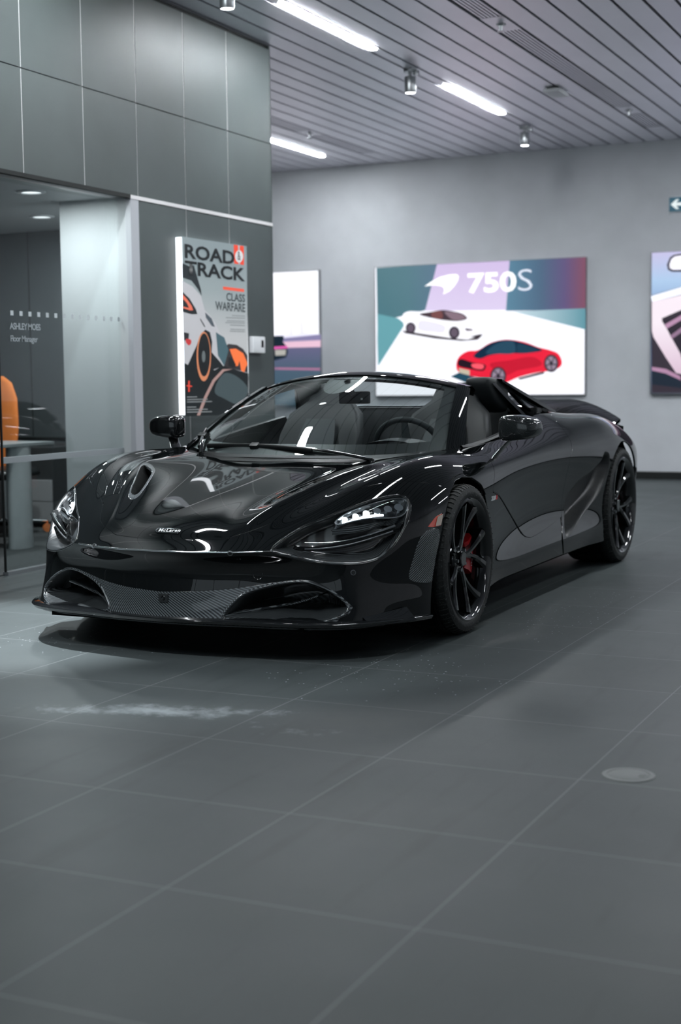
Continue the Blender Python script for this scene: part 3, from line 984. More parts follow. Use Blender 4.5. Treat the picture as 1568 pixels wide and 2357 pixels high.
        P, N = np.array(P), np.array(N)
        if mirror in ('right', 'both'):
            m = np.array([1, -1, 1])
            if mirror == 'right':
                return P * m, [f[::-1] for f in fs], N * m
            n = len(P)
            mid = np.abs(P[:, 1]) < 1e-5
            idx = np.where(mid, np.arange(n), np.arange(n) + n)
            P2 = np.vstack([P, P * m]); N2 = np.vstack([N, N * m])
            N2[:n][mid] = N2[:n][mid] * np.array([1, 0, 1])
            F2 = fs + [tuple(int(idx[i]) for i in f[::-1]) for f in fs]
            return P2, F2, N2
        return P, fs, N

    def rim(self, labels, frm=None):
        """ordered boundary loops (vertex ids) of the labelled faces"""
        fs = [f for f, l in zip(self.F, self.L) if l in labels]
        cnt = set()
        for f in fs:
            for a, b in zip(f, f[1:] + f[:1]):
                cnt.add((a, b))
        nxt = {a: b for (a, b) in cnt if (b, a) not in cnt}
        loops = []
        while nxt:
            s = next(iter(nxt)); lp = [s]; c = nxt.pop(s)
            while c != s and c in nxt:
                lp.append(c); c = nxt.pop(c)
            loops.append(lp)
        return sorted(loops, key=len, reverse=True)
# ------------------------------------------------------------------ the sports car
car = empty('sports_car', (CAR[0], CAR[1], 0), -math.pi / 2)
tag(car, 'glossy black open-top sports car with low nose parked on the showroom tiles', 'car')

sh = Shell(*build_shell(4))
HEAD = catmull([(622,1266),(631,1258),(645,1246),(669,1230),(704,1210),(738,1196),(770,1183),(806,1169),(854,1152),(897,1142),(922,1140),(938,1147),(945,1163),(943,1182),(933,1212),(918,1240),(900,1263),(872,1286),(840,1296),(800,1299),(750,1297),(700,1289),(660,1280),(635,1274)], 4, True)
INTAKE = catmull([(510,1420),(520,1408),(533,1393),(542,1384),(558,1371),(583,1360),(608,1353),(640,1345),(670,1341),(700,1340),(725,1346),(750,1356),(775,1371),(795,1387),(804,1396),(800,1406),(785,1417),(750,1429),(715,1438),(685,1441),(655,1437),(630,1430),(560,1426)], 4, True)
NOSTRIL_R = catmull([(296,1142),(300,1125),(307,1110),(316,1087),(325,1068),(333,1064),(343,1066),(354,1074),(357,1082),(350,1097),(330,1128),(318,1143),(307,1149),(299,1148)], 4, True)

# cabin opening, wheel arches
sh.cut([(-.15,-.01),(-.15,.25),(-.17,.45),(-.22,.60),(-.33,.69),(-.44,.742),(-.75,.752),(-1.1,.762),(-1.45,.742),(-1.72,.715),(-1.85,.66),(-1.88,-.01)], 'open', view='xy', box={'z': (.6, 2)})
FA = [(.435,.0),(.425,.10),(.405,.20),(.378,.30),(.345,.40),(.305,.49),(.25,.575),(.18,.637),(.09,.678),(0,.690),(-.09,.682),(-.18,.645),(-.25,.59),(-.31,.50),(-.345,.41),(-.358,.32),(-.350,.22),(-.322,.10),(-.31,0)]
sh.cut(FA, 'arch', view='xz', box={'x': (-.6, .7), 'y': (.55, 2)})
RA = [(-2.67 + .39 * math.cos(a), .345 + .39 * math.sin(a)) for a in np.linspace(-1.2, math.pi + 1.2, 40)]
sh.cut(RA, 'arch', view='xz', box={'x': (-3.2, -2.1), 'y': (.55, 2)})
# lamps and openings in the front face
sh.cut(HEAD, 'head', box={'x': (.2, 1.2)})
sh.cut(INTAKE, 'intake', box={'x': (.5, 1.2), 'z': (0, .42)})
sh.cut([(330,1361),(388,1362),(459,1361),(526,1356),(566,1351),(598,1346),(630,1341),(665,1336),(690,1334),(714,1336),(740,1346),(770,1362),(797,1383),(813,1397),(804,1413),(780,1425),(745,1465),(560,1500),(330,1500)], 'carbon', box={'x': (.5, 1.2), 'z': (0, .42)}, gap=.0012)
sh.cut([(985,1213),(1003,1190),(1021,1180),(1016,1209),(1000,1213)], 'marker', box={'x': (.1, .8), 'y': (.7, 2)}, gap=.001)
sh.cut(catmull([(982,1222),(965,1245),(952,1285),(942,1322),(944,1333),(956,1339),(997,1337),(1002,1290),(1012,1218)], 3, True), 'louvre', box={'x': (.1, .8), 'y': (.7, 2)}, gap=.0012)
# shut lines
sh.cut([(330,1241.5),(388,1241.5),(445,1243),(490,1242.5),(512,1241.5),(524,1239),(548,1231),(575,1223),(603,1213),(635,1197),(675,1176),(724,1152),(772,1129),(828,1108),(884,1089),(918,1078),(930,1071),(934,1052),(940,1030),(900,990),(330,990)], 'hood', box={'x': (-.5, 1.1), 'z': (.4, 2), 'y': (-.1, .72)}, gap=.0016)
sh.cut([(670,1178),(690,1170),(722,1159),(755,1148),(786,1138),(824,1126),(860,1116),(900,1109),(938,1107),(985,1112),(1034,1124),(1070,1150),(1070,1520),(320,1520),(320,1228),(460,1228),(540,1220),(610,1195)], 'bumper', box={'x': (.05, 1.3)}, gap=.0016)
sh.cut([(1058,1037),(1064,1047),(1121,1049),(1129,1060),(1137,1076),(1139,1092),(1135,1132),(1142,1133),(1148,1137),(1160,1155),(1172,1176),(1186,1200),(1197,1219),(1204,1229),(1211,1235),(1222,1237),(1235,1231),(1250,1222),(1272,1206),(1293,1190),(1293,1165),(1294,1150),(1298,1125),(1304,1095),(1312,1062),(1318,1036),(1314,1015),(1295,985),(1270,958),(1262,930),(1200,900),(1040,960)], 'door', box={'x': (-2.2, -.2), 'y': (.6, 2)}, gap=.0016)
sh.cut([(1100,1143),(1122,1137),(1137,1132),(1180,1160),(1293,1185),(1296,1230),(1300,1300),(1250,1400),(1060,1420),(1060,1200)], 'sill', box={'x': (-2.2, -.2), 'y': (.6, 2), 'z': (0, .72)}, gap=.0014)
sh.cut(catmull([(1393,1040),(1386,1056),(1363,1084),(1336,1103),(1312,1130),(1301,1152),(1299,1190),(1301,1226),(1306,1238),(1314,1230),(1341,1187),(1378,1138),(1398,1095),(1404,1060),(1401,1042)], 4, True), 'side_intake', box={'x': (-2.6, -1.2), 'y': (.6, 2), 'z': (.1, .8)}, gap=.001)
sh.cut([(-1.5,.615),(-3.5,.56),(-3.5,-.1),(-1.5,-.1)], 'deck', view='xy', box={'x': (-3.5, -1.6), 'z': (.7, 2)}, gap=.0014)
sh.cut([(-1.0,0),(1.0,0),(1.0,2),(-1.0,2)], 'fender', view='xz')
# bonnet vents: traced on the far side, mirrored to the near half
bv = sh.bvh()
def far(px, py):
    c, d = sight(px, py)
    m = np.array([1, -1, 1.0])
    h = bv.ray_cast(Vector(c * m), Vector(d * m).normalized())
    return None if h[0] is None else np.array(h[0])
NV = np.array([h for h in (far(*q) for q in NOSTRIL_R) if h is not None])
nc = NV.mean(0)
sh.cut((NV[:, :2]), 'vent_rim', frm=('hood',), view='xy', gap=.0008, box={'z': (.4, 1)})
sh.cut(((NV - nc) * .80 + nc)[:, :2], 'vent', frm=('vent_rim',), view='xy', box={'z': (.4, 1)})

def panel(name, labels, material, mirror=None, label=None, **k):
    v, f, n = sh.panel(labels, mirror, **k)
    return obj(name, v, f, material, car, normals=n, label=label)

bonnet = panel('bonnet', ('hood',), M['paint'], 'both')
bumper = panel('front_bumper', ('bumper',), M['paint'], 'both')
lower = panel('lower_grille_panel', ('carbon',), M['carbon'], 'both', label='glossy carbon weave panel')
def recess(name, label, dirv, depth, wall, material, parent, mirror, cuts=1, power=1.0):
    """bowl behind an opening of the shell"""
    fs = [f for f, l in zip(sh.F, sh.L) if l == label]
    used = sorted({i for f in fs for i in f})
    re = {i: k for k, i in enumerate(used)}
    bm = bmesh.new()
    V = [bm.verts.new(sh.P[i]) for i in used]
    for f in fs:
        try:
            bm.faces.new([V[re[i]] for i in f])
        except ValueError:
            pass
    bmesh.ops.triangulate(bm, faces=bm.faces)
    if cuts:
        bmesh.ops.subdivide_edges(bm, edges=bm.edges, cuts=cuts, use_grid_fill=True)
    B = np.array([v.co[:] for v in bm.verts if v.is_boundary])
    A = np.array([v.co[:] for v in bm.verts])
    d = np.sqrt(((A[:, None] - B[None]) ** 2).sum(-1)).min(1)
    t = np.clip(d / wall, 0, 1)
    t = (t * t * (3 - 2 * t)) ** power
    dv = np.array(dirv, float); dv /= np.linalg.norm(dv)
    A = A + dv * (depth * t)[:, None]
    if mirror:
        A[:, 1] *= -1
    for v, p in zip(bm.verts, A):
        v.co = p
    return bm_obj(name, bm, material, parent, smooth=50)

fenders, doors, louvres = {}, {}, {}
for side in (None, 'right'):
    fenders[side] = panel('front_fender', ('fender',), M['paint'], side)
    doors[side] = panel('door', ('door',), M['paint'], side, depth=.02, chamfer=.004)
    v, f, n = sh.panel(('sill',), side)
    v[:, 1] -= .005 * np.sign(v[:, 1])          # the sill sits behind the door skin
    obj('side_sill', v, f, M['paint'], car, normals=n)
    recess('side_intake', 'side_intake', (.25, -1.0, -.1), .07, .05, M['satin'], car, side == 'right', 1)
    panel('rear_quarter_panel', ('body',), M['paint'], side)
    mk = panel('side_marker_lamp', ('marker',), M['orange_lens'], side, label='orange side marker lamp')
    louvres[side] = panel('wheel_arch_louvre', ('louvre',), M['carbon_lit'], side, label='carbon weave louvre')
    o = panel('vent_surround', ('vent_rim',), M['carbon'], side); o.parent = bonnet
panel('rear_deck', ('deck',), M['satin'], 'both')

def loop3(label):
    lp = sh.rim((label,))[0]
    return sh.P[lp], sh.N[lp]

def mir(P):
    P = np.array(P, float).copy()
    P[..., 1] *= -1
    return P

def band(name, loop, normals, width, height, inset, material, parent, mirror, closed=True):
    """raised frame that follows an opening: width across the surface, height above it"""
    P, N = np.array(loop), np.array(normals)
    n = len(P)
    # even spacing keeps the frame smooth
    seg = np.linalg.norm(np.roll(P, -1, 0) - P, axis=1)
    s = np.concatenate([[0], np.cumsum(seg)])
    u = np.linspace(0, s[-1], max(80, int(s[-1] / .012)), endpoint=False)
    P = np.stack([np.interp(u, s, np.append(P[:, k], P[0, k])) for k in range(3)], 1)
    N = np.stack([np.interp(u, s, np.append(N[:, k], N[0, k])) for k in range(3)], 1)
    for _ in range(3):
        P = .25 * np.roll(P, 1, 0) + .5 * P + .25 * np.roll(P, -1, 0)
    T = np.roll(P, -1, 0) - np.roll(P, 1, 0)
    O = np.cross(T, N)
    O /= np.linalg.norm(O, axis=1)[:, None] + 1e-9
    N = N / (np.linalg.norm(N, axis=1)[:, None] + 1e-9)
    prof = [(-1.0, -1.6), (-.9, .2), (-.45, .85), (.15, 1.0), (.8, .5), (1.0, -.6)]
    rows = [P + O * (a * width + inset) + N * (b * height) for a, b in prof]
    if mirror:
        rows = [mir(r) for r in rows]
    return loft(name, rows, material, parent, smooth=60, close_u=True)

hl, hn = loop3('head')
il, inn = loop3('intake')
LENS = catmull([(772,1200),(780,1190),(800,1177),(832,1164),(875,1151),(912,1144),(930,1145),(940,1155),(938,1172),(925,1184),(900,1189),(875,1189),(850,1190),(812,1197),(790,1203),(777,1204)], 4, True)
bvh0 = BVHTree.FromPolygons([tuple(p) for p in sh.P], sh.F)
def onsh(q, off=0.0):
    c, d = sight(*q)
    d = d / np.linalg.norm(d)
    for m in (1, -1):
        k = np.array([1, m, 1.0])
        h = bvh0.ray_cast(Vector(c * k), Vector(d * k))
        if h[0] is not None:
            n_ = np.array(h[1]) * k
            n_ = n_ if n_ @ d < 0 else -n_
            return np.array(h[0]) * k + n_ * off, n_
    raise ValueError('no surface at %s' % (q,))

def patch(name, outline, material, parent, mirror, off=0.0, bulge=0.01, rings=6, thick=0.0, shift=(0, 0, 0)):
    """domed patch over a traced outline"""
    P = np.array([onsh(q)[0] for q in outline]); N = np.array([onsh(q)[1] for q in outline])
    c = P.mean(0); nrm = N.mean(0); nrm /= np.linalg.norm(nrm)
    rows = []
    for k in range(rings + 1):
        t = 1 - k / rings
        Q = c + (P - c) * t
        Q = Q + nrm * (off + bulge * (1 - t * t)) + np.array(shift)
        rows.append(mir(Q) if mirror else Q)
    return loft(name, rows, material, parent, smooth=70, close_u=True)

for side in (0, 1):
    mm = mir if side else (lambda a: np.array(a, float))
    hd = recess('headlight', 'head', (-.80, -.52, -.12), .085, .05, M['carbon_dark'], car, side, 1)
    hd['label'] = 'headlight set in a deep eye-shaped socket'
    band('socket_rim', hl, hn, .0035, .003, .002, M['gloss'], hd, side)
    # lamp capsule
    cap = patch('lamp_capsule', LENS, M['gloss'], hd, side, off=-.055, bulge=-.012)
    patch('lens', LENS, M['lamp_glass'], hd, side, off=-.012, bulge=.014)
    P = np.array([onsh(q)[0] for q in LENS]); N = np.array([onsh(q)[1] for q in LENS]).mean(0); N /= np.linalg.norm(N)
    bm = bmesh.new()
    rows = [mm(P + N * -.055), mm(P + N * -.012)]
    loft('capsule_wall', rows, M['chrome'], hd, smooth=60, close_u=True)
    seam = [mm(p) for p in np.vstack([P + N * -.010, P[:1] + N * -.010])]
    bm = bmesh.new(); tube(bm, seam, .003, 6); bm_obj('lens_trim', bm, M['steel'], hd, 60)
    # row of light units
    for k, t in enumerate(np.linspace(0, 1, 6)):
        q = (797 + 124 * t, 1186 - 27 * t - 3 * math.sin(math.pi * t))
        p, n_ = onsh(q)
        p = p + N * -.046
        a = np.array(onsh((q[0] + 8, q[1] - 1.5))[0]) - np.array(onsh(q)[0])
        bm = bmesh.new()
        add_cyl(bm, mm(p), mm(p + N * .022), .009 + .004 * t, .012 + .007 * t, 16)
        bm_obj('light_unit', bm, M['led'] if k < 3 else M['chrome'], hd, 40)
    # daytime strip along the lamp
    A = [onsh((779 + 135 * t, 1200 - 29 * t ** .8 - 8 * math.sin(math.pi * t)))[0] + N * -.040 for t in np.linspace(0, .8, 14)]
    bm = bmesh.new(); tube(bm, [mm(p) for p in A], [.0045 + .006 * math.sin(math.pi * t) for t in np.linspace(.05, .8, 14)], 8, flat=.6)
    bm_obj('light_strip', bm, M['led'], hd, 60)
    # shelf under the lamp
    shelf = []
    for t in np.linspace(0, 1, 20):
        up = np.array([765 + 125 * t, 1210 - 18 * t - 3 * math.sin(3.1 * t)])
        lo = np.array([768 + 125 * t, 1219 - 25 * t + 6 * math.sin(3.1 * t)])
        shelf.append([onsh(up)[0] + N * -.030, onsh((up + lo) / 2)[0] + N * -.012, onsh(lo)[0] + N * -.032])
    loft('lamp_shelf', [mm([s[k] for s in shelf]) for k in range(3)], M['carbon'], hd, smooth=80, thick=.004)
    # long blade across the socket
    rows = []
    for t in np.linspace(0, 1, 26):
        top = np.array([676 + 256 * t, 1255 - 62 * t ** 1.05])
        bot = np.array([680 + 240 * t, 1258 - 41 * t])
        dp = -.006 - .045 * math.sin(math.pi * min(t * 1.02, 1)) ** .7
        a = onsh(top)[0] + N * (dp - .012); b = onsh(top * .55 + bot * .45)[0] + N * (dp + .012)
        c = onsh(bot * .8 + top * .2)[0] + N * (dp + .010); d = onsh(bot)[0] + N * (dp - .014)
        rows.append([a, b, c, d])
    loft('lamp_blade', [mm([r[k] for r in rows]) for k in range(4)], M['gloss'], hd, smooth=40, thick=.003)
    low = np.array([onsh((675 + 238 * t, 1262 - 44 * t))[0] + N * (-.004 - .04 * math.sin(math.pi * t)) for t in np.linspace(.12, .97, 16)])
    bm = bmesh.new(); tube(bm, mm(low), .0035, 6); bm_obj('blade_edge', bm, M['steel'], hd, 60)
    top_ = np.array([onsh((690 + 225 * t, 1250 - 41 * t))[0] + N * (.004 - .042 * math.sin(math.pi * t)) for t in np.linspace(.05, .97, 18)])
    bm = bmesh.new(); tube(bm, mm(top_), [.004 + .008 * t for t in np.linspace(0, 1, 18)], 8, flat=.5); bm_obj('blade_highlight_strip', bm, M['chrome'], hd, 60)  # chrome strip added for the bright reflection along the blade

    # lower air intake
    duct = recess('air_intake', 'intake', (-1, -.18, .0), .22, .07, M['carbon_dark'], car, side, 1, .8)
    band('intake_rim', il, inn, .006, .005, .0035, M['carbon'], duct, side)
    vane = []
    for t in np.linspace(0, 1, 18):
        q = (515 + 205 * t, 1419 - 14 * t - 30 * t ** 2.2)
        p = onsh(q)[0]
        vane.append([p + np.array([-.012 - .10 * math.sin(math.pi * t * .9), 0, .003]), p + np.array([-.06 - .10 * t, -.01, .012 - .01 * t])])
    loft('intake_vane', [mm([v[k] for v in vane]) for k in range(2)], M['carbon'], duct, smooth=80, thick=.006)
    bm = bmesh.new()
    for k in range(15):
        q = (742 + 3.6 * k, 1366 + 2.2 * k)
        p = onsh(q)[0] + np.array([-.07 - .002 * k, -.005, -.002])
        hgt = .045 - .0016 * k
        pts = [p + np.array([0, 0, .0]), p + np.array([-.006, 0, -hgt])]
        tube(bm, mm(pts), .0022, 5)
    bm_obj('radiator_fins', bm, M['satin'], duct, 60)

    # bonnet vent bowl
    vt = recess('bonnet_vent', 'vent', (-.55, .0, -.8), .07, .022, M['matte'], bonnet, side, 1)

    # pale half of the side marker
    P4 = [onsh(q, .002)[0] for q in ((1007,1189),(1020,1182),(1015,1208),(1002,1211))]
    obj('marker_reflector', mm(P4), [(0, 1, 2, 3)], M['pale_lens'], car, label='pale reflector beside the orange lamp')

# chrome strip added along the nose crease to stand in for its highlight
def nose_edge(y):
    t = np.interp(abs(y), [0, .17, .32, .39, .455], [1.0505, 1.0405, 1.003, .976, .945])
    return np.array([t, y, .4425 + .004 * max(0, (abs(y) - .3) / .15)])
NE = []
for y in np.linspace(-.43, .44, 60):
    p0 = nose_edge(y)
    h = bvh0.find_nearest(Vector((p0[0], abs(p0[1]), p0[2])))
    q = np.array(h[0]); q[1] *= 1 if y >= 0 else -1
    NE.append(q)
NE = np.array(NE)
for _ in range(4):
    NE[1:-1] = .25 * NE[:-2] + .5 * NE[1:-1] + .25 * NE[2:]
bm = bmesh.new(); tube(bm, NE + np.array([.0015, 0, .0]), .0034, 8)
bm_obj('nose_highlight_strip', bm, M['chrome'], bumper, 60, label='thin added strip standing in for the highlight across the nose')

# nose badge, sensors, tow cover, number camera
bp4 = [onsh(q)[0] for q in ((359,1223),(366,1217.5),(415,1219.5),(410,1228.5),(362,1226.5))]
nb = onsh((388, 1223))[1]
bm = bmesh.new()
tube(bm, [p + nb * .004 for p in bp4 + bp4[:2]], .0026, 6, caps=False)
badge = bm_obj('nose_badge', bm, M['chrome'], bonnet, 60, label='small chrome framed badge')
o = obj('badge_plate', [p + nb * .001 for p in bp4], [(0, 1, 2, 3, 4)], M['gloss'], badge)
c0 = onsh((365, 1225.5))[0]; cx = onsh((409, 1226.5))[0] - c0
text_mesh('badge_lettering', 'McLaren', .026, frame3(c0 + nb * .006, cx, np.cross(nb, cx)), M['white_ink'], badge, space=1.15, bold=.0006)
for q in ((217, 1257), (530, 1273), (813, 1318)):
    p, n_ = onsh(q)
    bm = bmesh.new()
    lathe(bm, [(.0, .004), (.006, .004), (.0078, .001)], frame3(p, np.cross((0, 0, 1), n_), np.cross(n_, np.cross((0, 0, 1), n_))), 20)
    s_ = bm_obj('parking_sensor', bm, M['satin'], bumper, 40)
    bm = bmesh.new()
    lathe(bm, [(.0075, .0), (.0085, .0045), (.0105, .0045), (.0115, .0)], frame3(p, np.cross((0, 0, 1), n_), np.cross(n_, np.cross((0, 0, 1), n_))), 24)
    bm_obj('sensor_ring', bm, M['steel'], s_, 60)
p, n_ = onsh((594, 1323))
bm = bmesh.new()
lathe(bm, [(.017, .0005), (.0185, .0015), (.020, .0005)], frame3(p, np.cross((0, 0, 1), n_), (0, 0, 1)), 32)
bm_obj('tow_hook_cover', bm, M['gloss'], bumper, 60)
p, n_ = onsh((377, 1376))
F3 = frame3(p + n_ * .0, np.cross((0, 0, 1), n_), (0, 0, 1))
bm = bmesh.new()
add_box(bm, (-.022, -.017, -.004), (.022, .017, .006), .003, F3)
camr = bm_obj('nose_camera', bm, M['satin'], lower, 30)
bm = bmesh.new()
lathe(bm, [(.0, .010), (.005, .009), (.006, .006), (.009, .0085), (.011, .006)], F3, 24)
bm_obj('camera_lens', bm, M['gloss'], camr, 50)

# splitter blade under the nose
SP = [(1.030,0,.168),(1.018,.20,.168),(.990,.38,.168),(.968,.50,.166),(.928,.62,.163),(.875,.710,.160),(.800,.780,.158),(.690,.845,.155),(.560,.900,.148),(.425,.930,.142)]
def blade(name, pts, up, out, drop, back, material):
    c = catmull(pts, 6)
    c = np.vstack([mir(c[::-1])[:-1], c])
    T = np.gradient(c, axis=0)
    O = np.cross(T, (0, 0, 1.0)); O /= np.linalg.norm(O, axis=1)[:, None]
    rows = [c - O * back + np.array([0, 0, up]), c - O * (back * .35) + np.array([0, 0, up]), c + O * out * .8 + np.array([0, 0, up * .4]), c + O * out, c + O * out * .6 - np.array([0, 0, drop]), c - O * back - np.array([0, 0, drop])]
    return loft(name, rows, material, car, smooth=40, close_u=True, caps=False)
blade('front_splitter', SP, .010, .020, .012, .10, M['gloss'])
blade('splitter_lip', [(p[0] - .022, p[1] * .975, p[2] - .018) for p in SP[:8]], .004, .016, .006, .08, M['carbon_dark'])
for s in (1, -1):
    rows = []
    for t in np.linspace(0, 1, 8):
        x = .78 - .20 * t; y = .795 + .105 * t
        rows.append([(x, s * (y - .004), .135), (x - .01, s * (y + .022 + .012 * t), .142 + .004 * t), (x - .012, s * (y + .010), .160 + .012 * t), (x - .015, s * (y - .012), .176 + .02 * t)])
    loft('corner_flick', rows, M['gloss'], car, smooth=60)
# ------------------------------------------------------------------ wheels
def tread_mat():
    m = mat('tyre_rubber', (.010, .012, .012), .6)
    nt, nd, lk, b = nodes_of(m)
    tc = nd.new('ShaderNodeTexCoord')
    no = nd.new('ShaderNodeTexNoise'); no.inputs['Scale'].default_value = 130; no.inputs['Detail'].default_value = 3
    r = nd.new('ShaderNodeValToRGB')
    r.color_ramp.elements[0].position = .60; r.color_ramp.elements[0].color = (.010, .012, .012, 1)
    r.color_ramp.elements[1].position = .80; r.color_ramp.elements[1].color = (.16, .18, .18, 1)
    lk.new(tc.outputs['Object'], no.inputs['Vector'])
    lk.new(no.outputs['Fac'], r.inputs['Fac'])
    lk.new(r.outputs['Color'], b.inputs['Base Color'])
    bp_ = nd.new('ShaderNodeBump'); bp_.inputs['Strength'].default_value = .4; bp_.inputs['Distance'].default_value = .003
    lk.new(no.outputs['Fac'], bp_.inputs['Height'])
    lk.new(bp_.outputs['Normal'], b.inputs['Normal'])
    return m
M['tread'] = tread_mat()
Y_AXIS = Matrix(((1, 0, 0, 0), (0, 0, 1, 0), (0, -1, 0, 0), (0, 0, 0, 1)))   # turns local z to car-left

def make_wheel(x, y, R, w, rb, s, phase):
    """y is the outer face of the tyre; s = 1 left, -1 right"""
    hw = w / 2
    base = Matrix.Translation((x, s * (y - hw), R)) @ Matrix.Scale(s, 4, (0, 1, 0)) @ Y_AXIS
    # tyre with tread grooves and cross cuts
    prof = [(rb - .012, hw - .030), (rb, hw - .016), (rb + .010, hw - .004), (rb + .028, hw + .001), (R - .030, hw), (R - .012, hw - .008), (R - .003, hw - .024)]
    g = []
    for c in (.66, .22, -.22, -.66):
        z = c * (hw - .024)
        g += [(R, z + .007), (R - .007, z + .005), (R - .007, z - .005), (R, z - .007)]
    prof = prof + g + [(r, -z) for r, z in reversed(prof[0:7])]
    bm = bmesh.new()
    lathe(bm, prof, base, 96)
    for k in range(64):
        a = 2 * math.pi * k / 64
        for z0, z1, off in ((hw - .030, hw * .68, .0), (-hw + .030, -hw * .68, .05)):
            pa = base @ Vector(((R + .0004) * math.cos(a), (R + .0004) * math.sin(a), z0))
            pb = base @ Vector(((R + .0004) * math.cos(a + .06), (R + .0004) * math.sin(a + .06), z1))
            mid = (pa + pb) / 2
    wheel = bm_obj('wheel', bm, M['tread'], car, 35)
    # raised shoulder blocks
    bm = bmesh.new()
    for k in range(72):
        a = 2 * math.pi * k / 72
        pts = []
        for rr, zz, da in ((R - .013, hw - .0065, 0), (R - .004, hw - .021, .0), (R + .0012, hw - .045, .012)):
            pts.append(base @ Vector((rr * math.cos(a + da), rr * math.sin(a + da), zz)))
        tube(bm, pts, .0045, 5, flat=.6)
    bm_obj('tread_blocks', bm, M['tread'], wheel, 40)
    # rim
    bm = bmesh.new()
    L = rb + .010
    lathe(bm, [(L - .002, hw - .012), (L, hw - .004), (L - .006, hw + .002), (L - .014, hw - .002), (rb - .018, hw - .018), (rb - .026, hw - .040), (rb - .030, -hw + .03), (rb, -hw + .015)], base, 96)
    rim = bm_obj('rim', bm, M['gloss'], wheel, 45)
    zf = hw - .020
    # five forked spokes
    for k in range(5):
        a = phase + 2 * math.pi * k / 5
        bm = bmesh.new()
        for sg in (1, -1):
            pts, rr = [], []
            for t in np.linspace(0, 1, 14):
                r = .045 + (rb - .020 - .045) * t
                f = max(0.0, (t - .22) / .78)
                aa = a + sg * (.02 + .285 * f ** .85)
                z = zf - .030 * (1 - t) ** 2 - .012 * math.sin(math.pi * t) + .004 * t
                pts.append(base @ Vector((r * math.cos(aa), r * math.sin(aa), z)))
                rr.append(.017 - .006 * math.sin(math.pi * min(1, t * 1.1)) + .004 * t ** 4)
            # box section, tapered
            T = [pts[min(i + 1, 13)] - pts[max(i - 1, 0)] for i in range(14)]
            ax = (base.to_3x3() @ Vector((0, 0, 1))).normalized()
            rows = []
            for p, t_, r_ in zip(pts, T, rr):
                sd = t_.cross(ax).normalized()
                rows.append([bm.verts.new(p + sd * u * r_ + ax * v) for u, v in ((-1, -.045), (-1.0, -.006), (-.45, .003), (.45, .003), (1.0, -.006), (1, -.045))])
            for A, B in zip(rows[:-1], rows[1:]):
                for i in range(6):
                    bm.faces.new((A[i], A[(i + 1) % 6], B[(i + 1) % 6], B[i]))
        bm_obj('spoke', bm, M['gloss'], rim, 30)
    bm = bmesh.new()
    lathe(bm, [(.0, zf - .012), (.030, zf - .012), (.034, zf - .016), (.034, zf - .028), (.060, zf - .032), (.068, zf - .045), (.07, -.02)], base, 40)
    hub = bm_obj('hub', bm, M['gloss'], rim, 40)
    for k in range(5):
        a = phase + 2 * math.pi * (k + .5) / 5
        bm = bmesh.new()
        p = Vector((.050 * math.cos(a), .050 * math.sin(a), zf - .034))
        add_cyl(bm, base @ p, base @ (p + Vector((0, 0, .016))), .0085, .0075, 10)
        bm_obj('wheel_bolt', bm, M['steel'], hub, 40)
    # brake
    bm = bmesh.new()
    lathe(bm, [(.085, .030), (.100, .022), (rb - .072, .022), (rb - .070, .018), (rb - .070, -.012), (.09, -.012)], base, 64)
    bm_obj('brake_disc', bm, M['steel'], wheel, 40)
    bm = bmesh.new()
    a0, a1 = math.radians(-26), math.radians(26)
    rows = []
    for a in np.linspace(a0, a1, 14):
        e = math.pi if s < 0 else 0
        a_ = math.pi - a if False else a
        # caliper sits behind the axle
        ca, sa = -math.cos(a_), math.sin(a_)
        rows.append([base @ Vector((r * ca, r * sa, z)) for r, z in ((rb - .135, .022), (rb - .135, .050), (rb - .115, .062), (rb - .070, .062), (rb - .050, .045), (rb - .050, .0))])
    rv = [[bm.verts.new(p) for p in r] for r in rows]
    for A, B in zip(rv[:-1], rv[1:]):
        for i in range(5):
            bm.faces.new((A[i], A[i + 1], B[i + 1], B[i]))
    bm.faces.new(rv[0]); bm.faces.new(rv[-1])
    cal = bm_obj('brake_caliper', bm, M['red'], wheel, 35, label='red brake caliper')
    if s > 0:
        # lettering along the caliper, reading upwards
        o_ = base @ Vector((-(rb - .083), .0, .0635))
        text_mesh('caliper_lettering', 'McLaren', .026, frame3((o_[0], o_[1], o_[2] - .055), (0, 0, 1), (1, 0, 0)), M['white_ink'], cal)
    # dark well behind the wheel
    return wheel

for s in (1, -1):
    make_wheel(0, .957, .327, .245, .262, s, math.pi + .10)
    make_wheel(-2.67, .962, .3455, .305, .282, s, math.pi - .25)
    for x, R, r in ((0, .327, .375), (-2.67, .345, .400)):
        bm = bmesh.new()
        ring = []
        for a in np.linspace(-.75, math.pi + .75, 34):
            q = (x + r * math.cos(a), R + r * math.sin(a))
            ring.append([bm.verts.new((q[0], s * yy, q[1])) for yy in (.55, .70, .915)])
        for A, B in zip(ring[:-1], ring[1:]):
            for i in range(2):
                bm.faces.new((A[i], A[i + 1], B[i + 1], B[i]))
        bm.faces.new([A[0] for A in ring])
        bm_obj('wheel_arch_liner', bm, M['matte'], car, 40)

# floor pan
bm = bmesh.new()
add_box(bm, (-3.2, -.60, .13), (.93, .60, .17))
add_box(bm, (-2.25, -.88, .15), (-.36, .88, .19))
bm_obj('floor_pan', bm, M['matte'], car)

